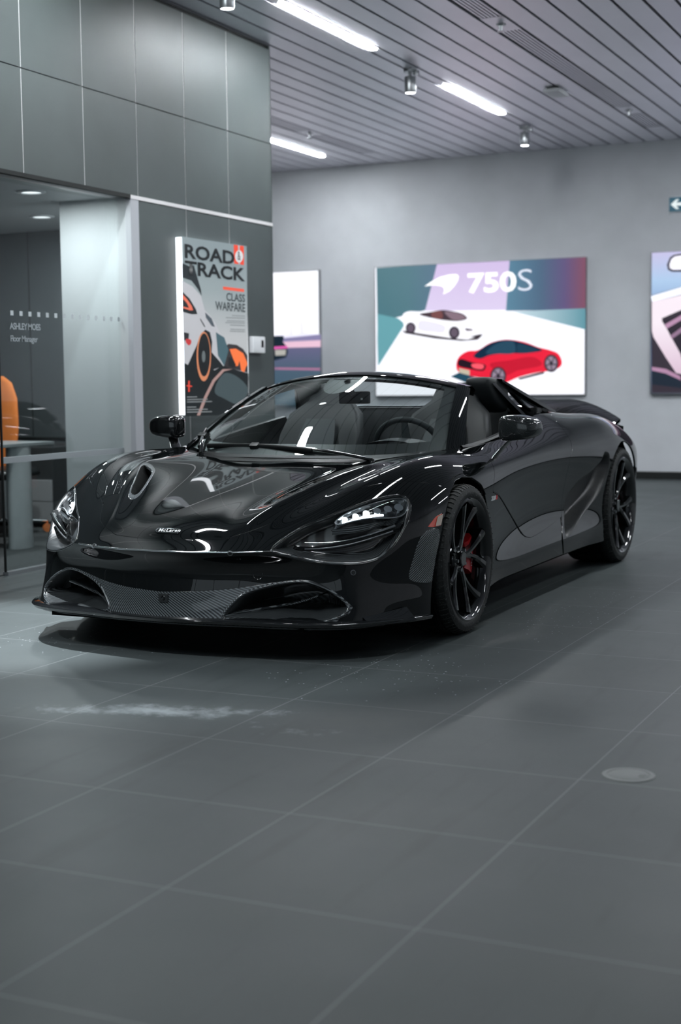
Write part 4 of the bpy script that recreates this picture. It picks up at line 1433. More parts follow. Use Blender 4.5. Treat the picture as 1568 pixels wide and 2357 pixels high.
# ------------------------------------------------------------------ windscreen
def ws_base(y):
    t = abs(y) / .732
    return np.array([-.155 - .285 * t ** 3.2, y, .757 + .030 * t ** 3])
def ws_top(y):
    t = abs(y) / .575
    return np.array([-.875 - .075 * t ** 2.2, y, 1.146 - .078 * t ** 2.1])
def ws_pt(u, v, out=0.0):
    """u -1..1 across (left positive), v 0..1 up the glass"""
    b = ws_base(.732 * u); t = ws_top(.572 * u)
    p = b * (1 - v) + t * v
    bul = math.sin(math.pi * v)
    return p + np.array([.022, 0, .030]) * bul * (1 - .5 * u * u) + np.array([.55, u * .5, .8]) * out
nu, nv = 40, 16
bm = bmesh.new()
us = np.linspace(-.955, .955, nu + 1); vs2 = np.linspace(.015, .975, nv + 1)
grid = [[bm.verts.new(ws_pt(u, v)) for u in us] for v in vs2]
for j in range(nv):
    for i in range(nu):
        bm.faces.new((grid[j][i], grid[j][i + 1], grid[j + 1][i + 1], grid[j + 1][i]))
glass = bm_obj('windscreen', bm, M['screen_glass'], car, 80)
# black printed border just inside the glass
bm = bmesh.new()
def strip(path_a, path_b):
    A = [bm.verts.new(p) for p in path_a]; B = [bm.verts.new(p) for p in path_b]
    for i in range(len(A) - 1):
        bm.faces.new((A[i], A[i + 1], B[i + 1], B[i]))
uu = np.linspace(-.955, .955, 41)
strip([ws_pt(u, .015, -.003) for u in uu], [ws_pt(u, .12 + .03 * abs(u) ** 6, -.003) for u in uu])
strip([ws_pt(u, .975, -.003) for u in uu], [ws_pt(u, .925 - .05 * abs(u) ** 8, -.003) for u in uu])
for sg in (1, -1):
    vv = np.linspace(.05, .96, 21)
    strip([ws_pt(sg * .955, v, -.003) for v in vv], [ws_pt(sg * (.865 - .03 * (2 * v - 1) ** 6), v, -.003) for v in vv])
# sensor patch around the inside mirror
cpt = [ws_pt(-.02 + .17 * math.cos(a), .93 + .24 * min(0, math.sin(a)) , -.004) for a in np.linspace(math.pi, 2 * math.pi, 24)]
bm.faces.new([bm.verts.new(p) for p in cpt])
bm_obj('printed_border', bm, M['satin'], glass, 80)

# frame: two pillars and the header in one piece
path, wid = [], []
prof_rows = []
def frame_row(p_in, p_out, up, inw):
    p_in, p_out, up, inw = (np.array(v, float) for v in (p_in, p_out, up, inw))
    return [p_in + inw * .6, p_in, p_in + up * .010, (p_in + p_out) / 2 + up * .018, p_out + up * .004, p_out - up * .030, p_in + inw]
for sg in (1, -1):
    rows = []
    for v in np.linspace(-.02, 1.0, 14):
        a = ws_pt(sg * .945, v); b = ws_pt(sg * 1.0, v)
        b = b + np.array([-.030, sg * .026, -.006])
        rows.append(frame_row(a, b, np.array([.45, sg * .35, .8]), np.array([-.03, -sg * .02, -.04])))
    loft('windscreen_pillar', [[r[k] for r in rows] for k in range(7)], M['paint'], car, smooth=45, close_u=False)
rows = []
for u in np.linspace(-1.05, 1.05, 41):
    a = ws_pt(np.clip(u, -.99, .99), .965); 
    t = ws_top(.572 * min(abs(u), 1.0) * np.sign(u))
    b = t + np.array([-.075, 0, .012]) + (np.array([-.0, np.sign(u) * .020, -.004]) * max(0, (abs(u) - .9) / .15))
    c = b + np.array([-.050, 0, -.020])
    rows.append([a + np.array([-.02, 0, -.03]), a, a + np.array([.0, 0, .006]), t + np.array([-.022, 0, .010]), b, c, c + np.array([.03, 0, -.03])])
loft('windscreen_header', [[r[k] for r in rows] for k in range(7)], M['paint'], car, smooth=50)
# cowl behind the bonnet
rows = []
for y in np.linspace(-.70, .70, 41):
    t = abs(y) / .732
    f = np.array([-.10 - .20 * t ** 3 , y, .735 + .012 * t ** 3])
    rows.append([f, ws_base(y) + np.array([.010, 0, -.010]), ws_base(y) + np.array([-.02, 0, -.015])])
loft('cowl_panel', [[r[k] for r in rows] for k in range(3)], M['satin'], car, smooth=60)
# wipers
def wiper(name, pivot, elbow, tip0, tip1):
    root = None
    P = [ws_pt(*tip0, .014) * (1 - t) + ws_pt(*tip1, .014) * t + np.array([0, 0, .010 * math.sin(math.pi * t)]) for t in np.linspace(0, 1, 16)]
    bm = bmesh.new(); tube(bm, P, .007, 8, flat=1.7)
    w = bm_obj(name, bm, M['satin'], car, 60)
    mid = (P[6] + P[8]) / 2
    A = [np.array(pivot) + (mid - np.array(pivot)) * t + np.array([0, 0, .018 * math.sin(math.pi * t)]) for t in np.linspace(0, 1, 10)]
    bm = bmesh.new(); tube(bm, A, [.012 - .005 * t for t in np.linspace(0, 1, 10)], 8, flat=.7)
    add_cyl(bm, np.array(pivot) - np.array([0, 0, .018]), np.array(pivot) + np.array([0, 0, .004]), .015, .012, 16)
    bm_obj('wiper_arm', bm, M['gloss'], w, 50)
    bm = bmesh.new()
    add_box(bm, (-.016, -.022, -.010), (.016, .022, .012), .004, Matrix.Translation(Vector(mid)) @ Matrix.Rotation(.5, 4, 'Y'))
    bm_obj('wiper_clip', bm, M['satin'], w, 40)
wiper('wiper', (-.150, .42, .747), None, (-.72, .045), (.14, .035))
wiper('wiper', (-.20, -.52, .765), None, (-.945, .22), (-.80, .015))

# ------------------------------------------------------------------ door mirrors
def superform(c, r, ex, mtx, nu=28, nv=16, shape=None):
    rows = []
    def pw(v, e):
        return math.copysign(abs(v) ** e, v)
    for j in range(nv + 1):
        ph = -math.pi / 2 + math.pi * j / nv
        row = []
        for i in range(nu):
            th = 2 * math.pi * i / nu
            p = np.array([r[0] * pw(math.cos(ph), ex[0]) * pw(math.cos(th), ex[1]), r[1] * pw(math.cos(ph), ex[0]) * pw(math.sin(th), ex[1]), r[2] * pw(math.sin(ph), ex[0])])
            if shape:
                p = shape(p)
            row.append(np.array(mtx @ Vector(p)) + np.array(c))
        rows.append(row)
    return rows
for s in (1, -1):
    def shp(p):
        x, y, z = p
        k = y / .095                       # -1 inner .. 1 outer
        z = z * (1 - .20 * max(0, k) ** 2) + (.010 * k if z < 0 else -.012 * max(0, k))
        x = x if x > 0 else x * .35
        x -= .020 * max(0, k) ** 2
        return np.array([x, y, z])
    rows = superform((-.635, s * .980, .882), (.085, .096, .060), (.42, .50), Matrix.Rotation(s * -.10, 3, 'Z'), shape=lambda p: shp(np.array([p[0], p[1], p[2]])) if s > 0 else (lambda q: np.array([q[0], -q[1], q[2]]))(shp(np.array([p[0], -p[1], p[2]]))))
    mir_o = loft('door_mirror', rows, M['carbon_fine'] if s > 0 else M['gloss'], car, smooth=60, close_u=True, caps=True)
    rows = superform((-.662, s * .978, .882), (.012, .084, .050), (.5, .5), Matrix.Identity(3), nu=20, nv=8)
    loft('mirror_glass', rows, M['chrome'], mir_o, smooth=60, close_u=True, caps=True)
    st = []
    for t in np.linspace(0, 1, 10):
        c = np.array([-.545 - .085 * t, s * (.868 + .085 * t), .728 + .108 * t + .012 * math.sin(math.pi * t)])
        w_ = .048 - .012 * t + .016 * max(0, t - .75) * 4
        st.append([c + np.array([w_ * math.cos(a), s * .022 * math.sin(a), .014 * math.sin(a)]) for a in np.linspace(0, 2 * math.pi, 14, endpoint=False)])
    loft('mirror_stalk', st, M['gloss'], mir_o, smooth=60, close_u=True, caps=True)

# ------------------------------------------------------------------ cabin
for s in (1, -1):
    # sill strip along the top of the door
    P = [(-.455, .742, .797), (-.60, .750, .800), (-.75, .756, .812), (-.95, .765, .836), (-1.2, .765, .866), (-1.5, .742, .905)]
    c = catmull(P, 6)
    rows = [c + np.array([0, .012, -.004]), c + np.array([0, .006, .006]), c + np.array([0, -.020, .004]), c + np.array([0, -.034, -.030]), c + np.array([0, -.040, -.25])]
    loft('door_sill_strip', [r * np.array([1, s, 1]) for r in rows], M['satin'], car, smooth=50)
# dashboard
rows = []
for y in np.linspace(-.70, .70, 31):
    h = .768 + .030 * math.exp(-((y - .37) / .19) ** 2) - .012 * (abs(y) / .7) ** 4
    rows.append([(-.30 - .10 * (abs(y) / .7) ** 3, y, .742), (-.46, y, h - .008), (-.60, y, h), (-.66, y, h - .03), (-.68, y, .60), (-.62, y, .35)])
dash = loft('dashboard', [[r[k] for r in rows] for k in range(6)], M['leather'], car, smooth=50)
rows = []
for a in np.linspace(0, math.pi, 16):
    y = .37 + .155 * math.cos(a); z = .785 + .045 * math.sin(a)
    rows.append([(-.47, y, z - .008), (-.60, y, z), (-.66, y, z - .004), (-.66, y, z - .02)])
loft('instrument_hood', [[r[k] for r in rows] for k in range(4)], M['leather'], dash, smooth=50)
box('centre_display', (-.70, -.085, .56), (-.685, .085, .74), M['gloss'], dash, .006)
# steering wheel
sw = Matrix.Translation((-.72, .37, .765)) @ Matrix.Rotation(math.radians(-68), 4, 'Y')
bm = bmesh.new()
pts = [sw @ Vector((.165 * math.cos(a), .178 * math.sin(a), 0)) for a in np.linspace(0, 2 * math.pi, 49)]
tube(bm, pts, .015, 10, caps=False)
swo = bm_obj('steering_wheel', bm, M['leather'], car, 60)
bm = bmesh.new()
for a in (0.15, math.pi - .15, -math.pi / 2):
    tube(bm, [sw @ Vector((.03 * math.sin(a) * 0, 0, -.02)), sw @ Vector((-.16 * math.sin(a), .17 * math.cos(a), 0))], [.03, .016], 8, flat=.4)
add_cyl(bm, sw @ Vector((0, 0, -.03)), sw @ Vector((0, 0, .01)), .06, .05, 20)
bm_obj('wheel_spokes', bm, M['leather_grey'], swo, 50)
bm = bmesh.new()
tube(bm, [sw @ Vector((.166 * math.cos(a), .179 * math.sin(a), .011)) for a in np.linspace(.45, math.pi - .45, 30) - math.pi / 2 + math.pi / 2], .003, 6)
bm_obj('rim_trim', bm, M['steel'], swo, 60)
# seats
def seat(yc):
    rows = []
    for (x, z, w, d) in ((-1.05, .40, .20, .10), (-1.12, .52, .235, .11), (-1.19, .66, .245, .11), (-1.27, .82, .24, .10), (-1.33, .93, .21, .09), (-1.37, 1.00, .135, .075), (-1.395, 1.06, .115, .07), (-1.41, 1.095, .095, .05)):
        n = 24
        rows.append([(x + .5 * d * math.copysign(abs(math.cos(a)) ** .6, math.cos(a)) + (.05 * abs(math.sin(a)) ** 3 if math.cos(a) > -.2 and z < .95 else 0), yc + w * math.copysign(abs(math.sin(a)) ** .7, math.sin(a)), z) for a in np.linspace(0, 2 * math.pi, n, endpoint=False)])
    so = loft('seat', rows, M['leather'], car, smooth=70, close_u=True, caps=True)
    # lighter centre panel and head pad
    pr = []
    for (x, z, w) in ((-1.02, .47, .10), (-1.085, .60, .115), (-1.155, .72, .115), (-1.205, .82, .105), (-1.255, .90, .085)):
        pr.append([(x + .022 - .012 * u * u, yc + w * u, z) for u in np.linspace(-1, 1, 9)])
    loft('seat_centre', pr, M['leather_grey'], so, smooth=70, thick=.01)
    rows = []
    for (x, z, w, d) in ((-.62, .32, .21, .10), (-.80, .34, .23, .12), (-1.02, .33, .22, .12)):
        rows.append([(x, yc + w * math.copysign(abs(math.cos(a)) ** .6, math.cos(a)), z + .5 * d * math.copysign(abs(math.sin(a)) ** .6, math.sin(a))) for a in np.linspace(0, 2 * math.pi, 20, endpoint=False)])
    loft('seat_cushion', rows, M['leather'], so, smooth=70, close_u=True, caps=True)
seat(.37); seat(-.37)
# inside mirror
bm = bmesh.new()
add_box(bm, (-.015, -.085, -.032), (.012, .085, .032), .012, Matrix.Translation((-.815, .03, 1.025)))
add_cyl(bm, (-.80, .03, 1.04), (-.79, .0, 1.115), .012, .016, 12)
im = bm_obj('inside_mirror', bm, M['satin'], car, 40)
box('mirror_button', (-.802, .072, 1.013), (-.799, .082, 1.023), M['white_ink'], im)
# rear bulkhead with a window above it
rows = []
for y in np.linspace(-.60, .60, 25):
    rows.append([(-1.50, y, .40), (-1.55, y, .90), (-1.57, y, .958), (-1.62, y, .968), (-1.86, y, .955), (-1.90, y, .90)])
bh = loft('rear_bulkhead', [[r[k] for r in rows] for k in range(6)], M['leather'], car, smooth=40)
bm = bmesh.new(); tube(bm, [(-1.565, y, .966) for y in np.linspace(-.40, .40, 12)], .006, 6); bm_obj('bulkhead_trim', bm, M['steel'], bh, 60)
# buttresses: head block, top rail, lower frame with a glazed gap
for s in (1, -1):
    rows = []
    for (x, z0, z1, y0, y1) in ((-1.330, 1.085, 1.112, .455, .560), (-1.345, 1.050, 1.122, .440, .575), (-1.40, .985, 1.124, .440, .590), (-1.46, .95, 1.116, .450, .605), (-1.52, .93, 1.098, .465, .618)):
        yc, hw_, zc, hh = (y0 + y1) / 2, (y1 - y0) / 2, (z0 + z1) / 2, (z1 - z0) / 2
        rows.append([(x, s * (yc + hw_ * math.copysign(abs(math.cos(a)) ** .45, math.cos(a))), zc + hh * math.copysign(abs(math.sin(a)) ** .45, math.sin(a))) for a in np.linspace(0, 2 * math.pi, 24, endpoint=False)])
    bt = loft('buttress', rows, M['leather'], car, smooth=60, close_u=True, caps=True)
    c = catmull([(-1.43, .595, 1.108), (-1.58, .628, 1.058), (-1.75, .652, 1.010), (-1.92, .672, .965), (-2.10, .690, .925)], 6)
    rows = [c + np.array([0, .022, -.012]), c + np.array([0, .016, .004]), c + np.array([0, -.024, .006]), c + np.array([0, -.030, -.016])]
    loft('top_rail', [r * np.array([1, s, 1]) for r in rows], M['paint'], bt, smooth=40, close_u=True)
    c = catmull([(-1.36, .572, 1.09), (-1.44, .61, 1.02), (-1.53, .65, .95), (-1.62, .69, .88), (-1.68, .715, .83)], 6)
    rows = [c + np.array([.012, .016, .0]), c + np.array([-.018, .022, .004]), c + np.array([-.03, -.020, .006]), c + np.array([.004, -.045, -.004])]
    loft('rear_pillar', [r * np.array([1, s, 1]) for r in rows], M['gloss'], bt, smooth=40, close_u=True)
    c = catmull([(-1.47, .60, 1.085), (-1.58, .63, 1.015), (-1.68, .645, .965), (-1.80, .655, .925)], 6)
    rows = [c + np.array([0, .012, 0]), c + np.array([-.012, .006, .008]), c + np.array([-.006, -.014, .002])]
    loft('inner_brace', [r * np.array([1, s, 1]) for r in rows], M['gloss'], bt, smooth=40, close_u=True)
    obj('buttress_glass', [(-1.46, s * .606, 1.09), (-1.78, s * .652, .995), (-1.90, s * .665, .955), (-1.72, s * .655, .955)], [(0, 1, 2, 3)], M['screen_glass'], bt)
    box('latch_block', (-1.93, min(s * .60, s * .68), .90), (-1.84, max(s * .60, s * .68), .952), M['satin'], bt, .008)
# engine cover behind the cabin
rows = []
for y in np.linspace(-.58, .58, 21):
    k = (abs(y) / .58) ** 4
    rows.append([(-1.86, y, .945), (-2.05, y, .925 + .01 * k), (-2.4, y, .895 + .02 * k), (-2.9, y, .885 + .02 * k)])
loft('engine_cover', [[r[k] for r in rows] for k in range(4)], M['satin'], car, smooth=60)
# raised rear wing
YW = np.linspace(-.79, .79, 61)
rows = []
for y in YW:
    t = abs(y) / .79
    zt = .983 - .018 * t ** 2 - .118 * max(0, (t - .52) / .48) ** 1.75
    xf = -2.98 - .02 * t - .12 * max(0, t - .6)
    xr = -3.36 + .10 * t ** 3
    zf = zt - .085 + .035 * max(0, (t - .6) / .4)
    rows.append([(xf, y, zf - .022), (xf + .015, y, zf - .006), (xf - .08, y, zf + .030), (xr + .08, y, zt - .010), (xr, y, zt), (xr + .004, y, zt - .016), (xr + .11, y, zt - .040), (xf - .1, y, zf - .012)])
loft('rear_wing', [[r[k] for r in rows] for k in range(8)], M['paint'], car, smooth=45, close_u=True)
for s in (1, -1):
    box('wing_strut', (-3.22, s * .40 - .02, .84), (-3.12, s * .40 + .02, .93), M['satin'], car, .006)
# tail panel closing the body
rows = []
for y in np.linspace(-.80, .80, 17):
    k = (abs(y) / .8)
    rows.append([(-3.345 + .05 * k ** 4, y, .86 - .06 * k ** 4), (-3.36 + .05 * k ** 4, y, .6), (-3.36 + .05 * k ** 4, y, .4), (-3.30, y, .24)])
loft('tail_panel', [[r[k] for r in rows] for k in range(4)], M['satin'], car, smooth=60)

# badges on the flank
q0, n0 = onsh((1133, 1152.5)); q1, _ = onsh((1143, 1149.5))
up_ = np.array([0, 0, 1.0])
text_mesh('model_lettering', '720', .025, frame3(q0 - n0 * .0042, q1 - q0, up_) @ Matrix.Scale(2.4, 4, (1, 0, 0)), M['white_ink'], car, extrude=.0004, bold=.0020, space=.78, shear=.25, label='small white and red number badge')
q0, n0 = onsh((1143.5, 1149.2)); q1, _ = onsh((1149.5, 1147.3))
text_mesh('model_lettering', 'S', .025, frame3(q0 - n0 * .0042, q1 - q0, up_) @ Matrix.Scale(2.4, 4, (1, 0, 0)), M['red_ink'], car, extrude=.0004, bold=.0020, shear=.25, label='red letter of the number badge')
# ------------------------------------------------------------------ desk, chair, drawers in the office
dk = empty('office_desk', (-6.45, 7.95, .006))
box('desk_top', (-1.2, -.42, .690), (.40, .22, .712), mat('desk_grey', (.30, .33, .34), .4), dk, .004)
bm = bmesh.new()
ring0, ring1 = [], []
for k in range(28):
    a = 2 * math.pi * k / 28
    x_ = .335 + .062 * math.cos(a); y_ = -.10 + .11 * math.sin(a)
    ring0.append(bm.verts.new((x_, y_, 0))); ring1.append(bm.verts.new((x_, y_, .690)))
for k in range(28):
    bm.faces.new((ring0[k], ring0[(k + 1) % 28], ring1[(k + 1) % 28], ring1[k]))
bm.faces.new(ring1); bm.faces.new(ring0[::-1])
bm_obj('desk_leg', bm, M['silver'], dk, 50)
tag(dk, 'office desk behind the glass on a silver oval column leg', 'desk')

dr = empty('drawer_unit', (-7.05, 9.22, .006))
box('drawer_body', (-.40, -.18, .03), (.33, .10, .62), mat('drawer_shell', (.05, .055, .058), .5), dr, .004)
for k, (z0, z1) in enumerate(((.05, .20), (.205, .37))):
    box('drawer', (-.39, -.20, z0), (.325, -.18, z1), mat('drawer_front', (.40, .41, .42), .5), dr, .003)
tag(dr, 'pale fronted low drawer unit standing behind the office desk', 'cabinet')

ch = empty('office_chair', (-6.78, 8.56, .006))
M['orange'] = noisy('orange_fabric', hexc('e8823c'), .8, .06, 12)
rows = []
for z, w, d, y_ in ((.44, .20, .03, .20), (.60, .24, .035, .23), (.80, .245, .035, .255), (1.0, .22, .03, .28), (1.12, .16, .025, .295), (1.17, .08, .015, .30)):
    rows.append([(w * math.copysign(abs(math.cos(a)) ** .6, math.cos(a)), y_ + d * math.sin(a), z) for a in np.linspace(0, 2 * math.pi, 24, endpoint=False)])
loft('backrest', [[(p[0] - .32, p[1], p[2]) for p in r] for r in rows], M['orange'], ch, smooth=60, close_u=True, caps=True)
rows = []
for y_, w in ((-.24, .16), (-.20, .22), (.0, .245), (.18, .22), (.22, .18)):
    rows.append([(-.05 + w * math.copysign(abs(math.cos(a)) ** .5, math.cos(a)), y_, .45 + .045 * math.sin(a)) for a in np.linspace(0, 2 * math.pi, 20, endpoint=False)])
loft('seat', rows, M['satin'], ch, smooth=60, close_u=True, caps=True)
bm = bmesh.new(); add_cyl(bm, (-.03, 0, .10), (-.03, 0, .41), .028, .022, 16); bm_obj('gas_column', bm, M['chrome'], ch, 40)
for k in range(5):
    a = -.45 + 2 * math.pi * k / 5
    e = (-.03 + .31 * math.cos(a), .31 * math.sin(a))
    bm = bmesh.new(); tube(bm, [(-.03, 0, .105), (-.03 + .16 * math.cos(a), .16 * math.sin(a), .098), (*e, .085)], [.026, .020, .015], 8, flat=.7)
    lg = bm_obj('leg', bm, M['chrome'], ch, 50)
    bm = bmesh.new()
    sd = Vector((-math.sin(a), math.cos(a), 0))
    for q in (-1, 1):
        c = Vector((*e, .032)) + sd * .018 * q
        add_cyl(bm, c - sd * .008, c + sd * .008, .031, .031, 20)
    add_cyl(bm, (*e, .03), (*e, .088), .009, .009, 10)
    bm_obj('caster', bm, M['orange'], lg, 40)
tag(ch, 'orange office chair with orange casters behind the office desk', 'chair')
mo = empty('monitor', (-6.98, 8.02, .718))
box('monitor_panel', (-.30, -.02, .10), (.30, .015, .44), M['satin'], mo, .006)
box('monitor_foot', (-.12, -.08, .0), (.12, .08, .012), M['satin'], mo, .003)
bm = bmesh.new(); add_cyl(bm, (0, .02, .01), (0, .025, .16), .018, .018, 12); bm_obj('monitor_neck', bm, M['satin'], mo)
tag(mo, 'black computer monitor standing on the office desk', 'monitor')

# ------------------------------------------------------------------ lit pictures
from mathutils.geometry import tessellate_polygon
_em = {}
def ink(hexa, strength=1.0, base=0.0):
    k = (hexa, strength)
    if k not in _em:
        c = hexc(hexa)
        _em[k] = mat('lit_print_' + hexa, tuple(v * .3 for v in c), .35, emit=c, strength=strength)
    return _em[k]

def flat(name, px_poly, plane, off, m, parent, smoothed=False, closed=True):
    """flat shape of a printed or lit picture; outline given in photograph pixels on its own plane"""
    if smoothed:
        px_poly = catmull(px_poly, 5, True)
    ax, v = plane
    P = [Vector(wpt(*q, **{ax: v})) for q in px_poly]
    tri = tessellate_polygon([P])
    d = Vector((0, -off, 0)) if ax == 'y' else Vector((off, 0, 0))
    P = [p + d - parent.location for p in P]
    return obj(name, P, tri, m, parent)

def ramp_ink(name, stops, axis, lo, hi, strength=1.0):
    """print whose colours change across the picture (as printed)"""
    m = mat(name, (.1, .1, .1), .35, emit=(1, 1, 1), strength=strength)
    nt, nd, lk, b = nodes_of(m)
    geo = nd.new('ShaderNodeNewGeometry')
    sep = nd.new('ShaderNodeSeparateXYZ'); lk.new(geo.outputs['Position'], sep.inputs[0])
    mr = nd.new('ShaderNodeMapRange'); mr.inputs[1].default_value = lo; mr.inputs[2].default_value = hi
    lk.new(sep.outputs[axis], mr.inputs[0])
    r = nd.new('ShaderNodeValToRGB')
    els = r.color_ramp.elements
    while len(els) < len(stops):
        els.new(.5)
    for e, (p, h) in zip(els, stops):
        e.position = p; e.color = (*hexc(h), 1)
    lk.new(mr.outputs[0], r.inputs['Fac'])
    lk.new(r.outputs['Color'], b.inputs['Emission Color'])
    return m

# wall screen in the middle
YS = YB - .055
def screen(x0, x1, z0, z1, label):
    t = empty('wall_screen', ((x0 + x1) / 2, YB, (z0 + z1) / 2))
    bm = bmesh.new()
    add_box(bm, (x0 - t.location.x, -.05, z0 - t.location.z), (x1 - t.location.x, -.001, z1 - t.location.z), .004)
    bm_obj('screen_housing', bm, mat('screen_frame', (.22, .23, .25), .4, metal=.3), t, 30)
    tag(t, label, 'screen', 'large lit screens on the grey back wall')
    return t
P750 = ('y', YS)
s1 = screen(-6.93, -4.378, .925, 2.447, 'large lit screen showing a white and a red sports car')
def quadpx(x0, x1, z0, z1, off, m, par, name):
    return obj(name, [(x - par.location.x, YS - off - par.location.y, z - par.location.z) for x, z in ((x0, z0), (x1, z0), (x1, z1), (x0, z1))], [(0, 1, 2, 3)], m, par)
quadpx(-6.92, -4.388, .935, 2.437, 0, ink('f4f4fb', 1.0), s1, 'picture')
G1 = ramp_ink('teal_backdrop_left', [(0, '2f6f7c'), (.5, '3c7482'), (1, '4b6f8c')], 0, -6.92, -6.1, .8)
G2 = ramp_ink('teal_backdrop_right', [(0, '4d84a0'), (.45, '3a5f80'), (.75, '55407a'), (1, '7d3355')], 0, -5.3, -4.39, .8)
G3 = ramp_ink('lilac_beam', [(0, 'd9cdea'), (1, 'c9b5dd')], 2, 1.7, 2.44, 1.0)
def sq(pts):      # points of the screen close-up -> photograph pixels
    return [(840 + x / 2.1538, 560 + y / 2.1538) for x, y in pts]
flat('backdrop', sq([(58, 122), (358, 104), (300, 332), (140, 372), (66, 610)]), P750, .0010, G1, s1)
flat('backdrop_floor', sq([(64, 350), (165, 372), (200, 400), (66, 610), (62, 480)]), P750, .0014, ink('6aa5ae', .8), s1)
flat('beam', sq([(358, 104), (718, 86), (700, 330), (300, 335)]), P750, .0016, G3, s1)
flat('backdrop', sq([(718, 86), (1096, 68), (1095, 330), (700, 335)]), P750, .0010, G2, s1)
flat('backdrop_floor', sq([(735, 338), (1095, 322), (1095, 428)]), P750, .0012, ramp_ink('teal_floor', [(0, 'cfe4ee'), (1, '4f8f9e')], 0, -5.3, -4.39, .9), s1)
# logo mark and lettering
flat('logo_mark', sq([(296, 214), (330, 190), (372, 168), (420, 155), (455, 153), (466, 162), (462, 185), (445, 212), (420, 238), (388, 254), (395, 235), (392, 220), (378, 212), (350, 208), (320, 210)]), P750, .0030, ink('ffffff', 1.1), s1)
def scr_text(s, px0, px1, py, h, m, bold):
    p, q = Vector(wpt(px0, py, y=YS)), Vector(wpt(px1, py, y=YS))
    return fit_text('model_lettering', s, (q - p).length, h, frame3(p + Vector((0, -.0030, 0)) - s1.location, (1, 0, 0), (0, 0, 1)), m, s1, bold)
def fit_text(name, s, w, h, mt, m, parent, bold=0.0, align='LEFT'):
    """lettering stretched to a given width and cap height"""
    o = text_mesh(name, s, 1.0, Matrix.Identity(4), m, parent, bold=bold)
    P = np.array([v.co[:] for v in o.data.vertices])
    lo, hi = P.min(0), P.max(0)
    sc = Matrix.Diagonal((w / (hi[0] - lo[0]), h / (hi[1] - min(lo[1], 0)), 1, 1))
    x0 = -hi[0] if align == 'RIGHT' else -lo[0]
    o.data.transform(mt @ sc @ Matrix.Translation((x0, 0, 0)))
    return o
scr_text('750', 1077, 1189, 673, .232, ink('ffffff', 1.1), .030)
scr_text('S', 1193, 1226, 670, .240, ink('dfe4f2', .95), -.012)
def carart(prefix, body, parts):
    flat('pictured_car', sq(body), P750, .0020, parts[0], s1, True)
    for k, (pts, m, sm) in enumerate(parts[1]):
        flat('pictured_detail', sq(pts), P750, .0024 + .0002 * k, m, s1, sm)
def ell(cx, cy, rx, ry, n=20):
    return [(cx + rx * math.cos(2 * math.pi * k / n), cy + ry * math.sin(2 * math.pi * k / n)) for k in range(n)]
DK, DM = ink('3b3440', .6), ink('6d6070', .7)
carart('w', [(190, 352), (215, 338), (270, 338), (330, 335), (380, 332), (440, 335), (490, 345), (540, 385), (580, 420), (588, 450), (560, 466), (500, 474), (440, 468), (360, 458), (270, 445), (205, 430), (192, 400)],
 (ink('f7f6fc', 1.0), [([(185, 432), (270, 446), (360, 460), (440, 472), (510, 477), (588, 452), (560, 478), (480, 484), (350, 472), (200, 446)], ink('4a3f48', .5), False),
  ([(270, 352), (330, 340), (385, 331), (440, 338), (490, 352), (508, 372), (470, 385), (400, 382), (340, 372)], ink('4c3d46', .7), True),
  ([(330, 345), (380, 336), (385, 372), (335, 366)], ink('7b4d4d', .8), True), ([(395, 340), (480, 352), (500, 370), (440, 380)], ink('8a7480', .8), True),
  ([(270, 385), (345, 392), (400, 412), (395, 440), (330, 440), (265, 425)], ink('e2dff0', .95), True),
  (ell(228, 420, 25, 28), DK, False), (ell(228, 420, 17, 20), DM, False), (ell(444, 443, 27, 31), DK, False), (ell(444, 443, 18, 22), DM, False),
  ([(495, 420), (530, 425), (540, 433), (505, 435)], DM, False), ([(520, 462), (585, 448), (560, 466)], DK, False)]))
RD, RB = ink('e0203a', .95), ink('a3142b', .8)
carart('r', [(455, 590), (470, 560), (510, 535), (560, 530), (620, 495), (690, 478), (740, 480), (800, 492), (860, 515), (920, 530), (960, 548), (978, 590), (970, 612), (920, 632), (860, 640), (760, 665), (700, 690), (640, 690), (560, 665), (490, 650), (458, 630)],
 (RD, [([(425, 660), (470, 640), (560, 668), (640, 700), (600, 710), (500, 690)], ink('27566c', .6), False),
  ([(540, 560), (590, 515), (650, 487), (720, 480), (790, 495), (850, 515), (880, 530), (800, 545), (700, 545), (620, 555), (570, 572)], ink('123049', .7), True),
  ([(600, 545), (650, 500), (735, 486), (745, 540), (660, 548)], ink('2a4f66', .7), True), ([(760, 500), (840, 520), (860, 530), (760, 542)], ink('1e4258', .7), True),
  ([(470, 575), (540, 592), (600, 605), (590, 630), (520, 622), (462, 604)], ink('2a1a28', .6), True), ([(530, 600), (590, 604), (585, 622), (535, 615)], ink('ff5a6a', .9), True),
  ([(466, 618), (520, 630), (520, 655), (470, 642)], ink('c8bfa8', .8), False),
  ([(620, 600), (720, 580), (840, 565), (880, 600), (760, 630), (690, 655)], ink('c81832', .85), True),
  (ell(662, 658, 40, 46), DK, False), (ell(662, 658, 30, 37), ink('9a8a9c', .8), False), (ell(662, 658, 10, 12), DK, False),
  (ell(925, 595, 36, 44), DK, False), (ell(925, 595, 27, 34), ink('9a8a9c', .8), False), (ell(925, 595, 9, 11), DK, False),
  ([(760, 668), (860, 642), (890, 636), (890, 646), (770, 676)], DK, False)]))
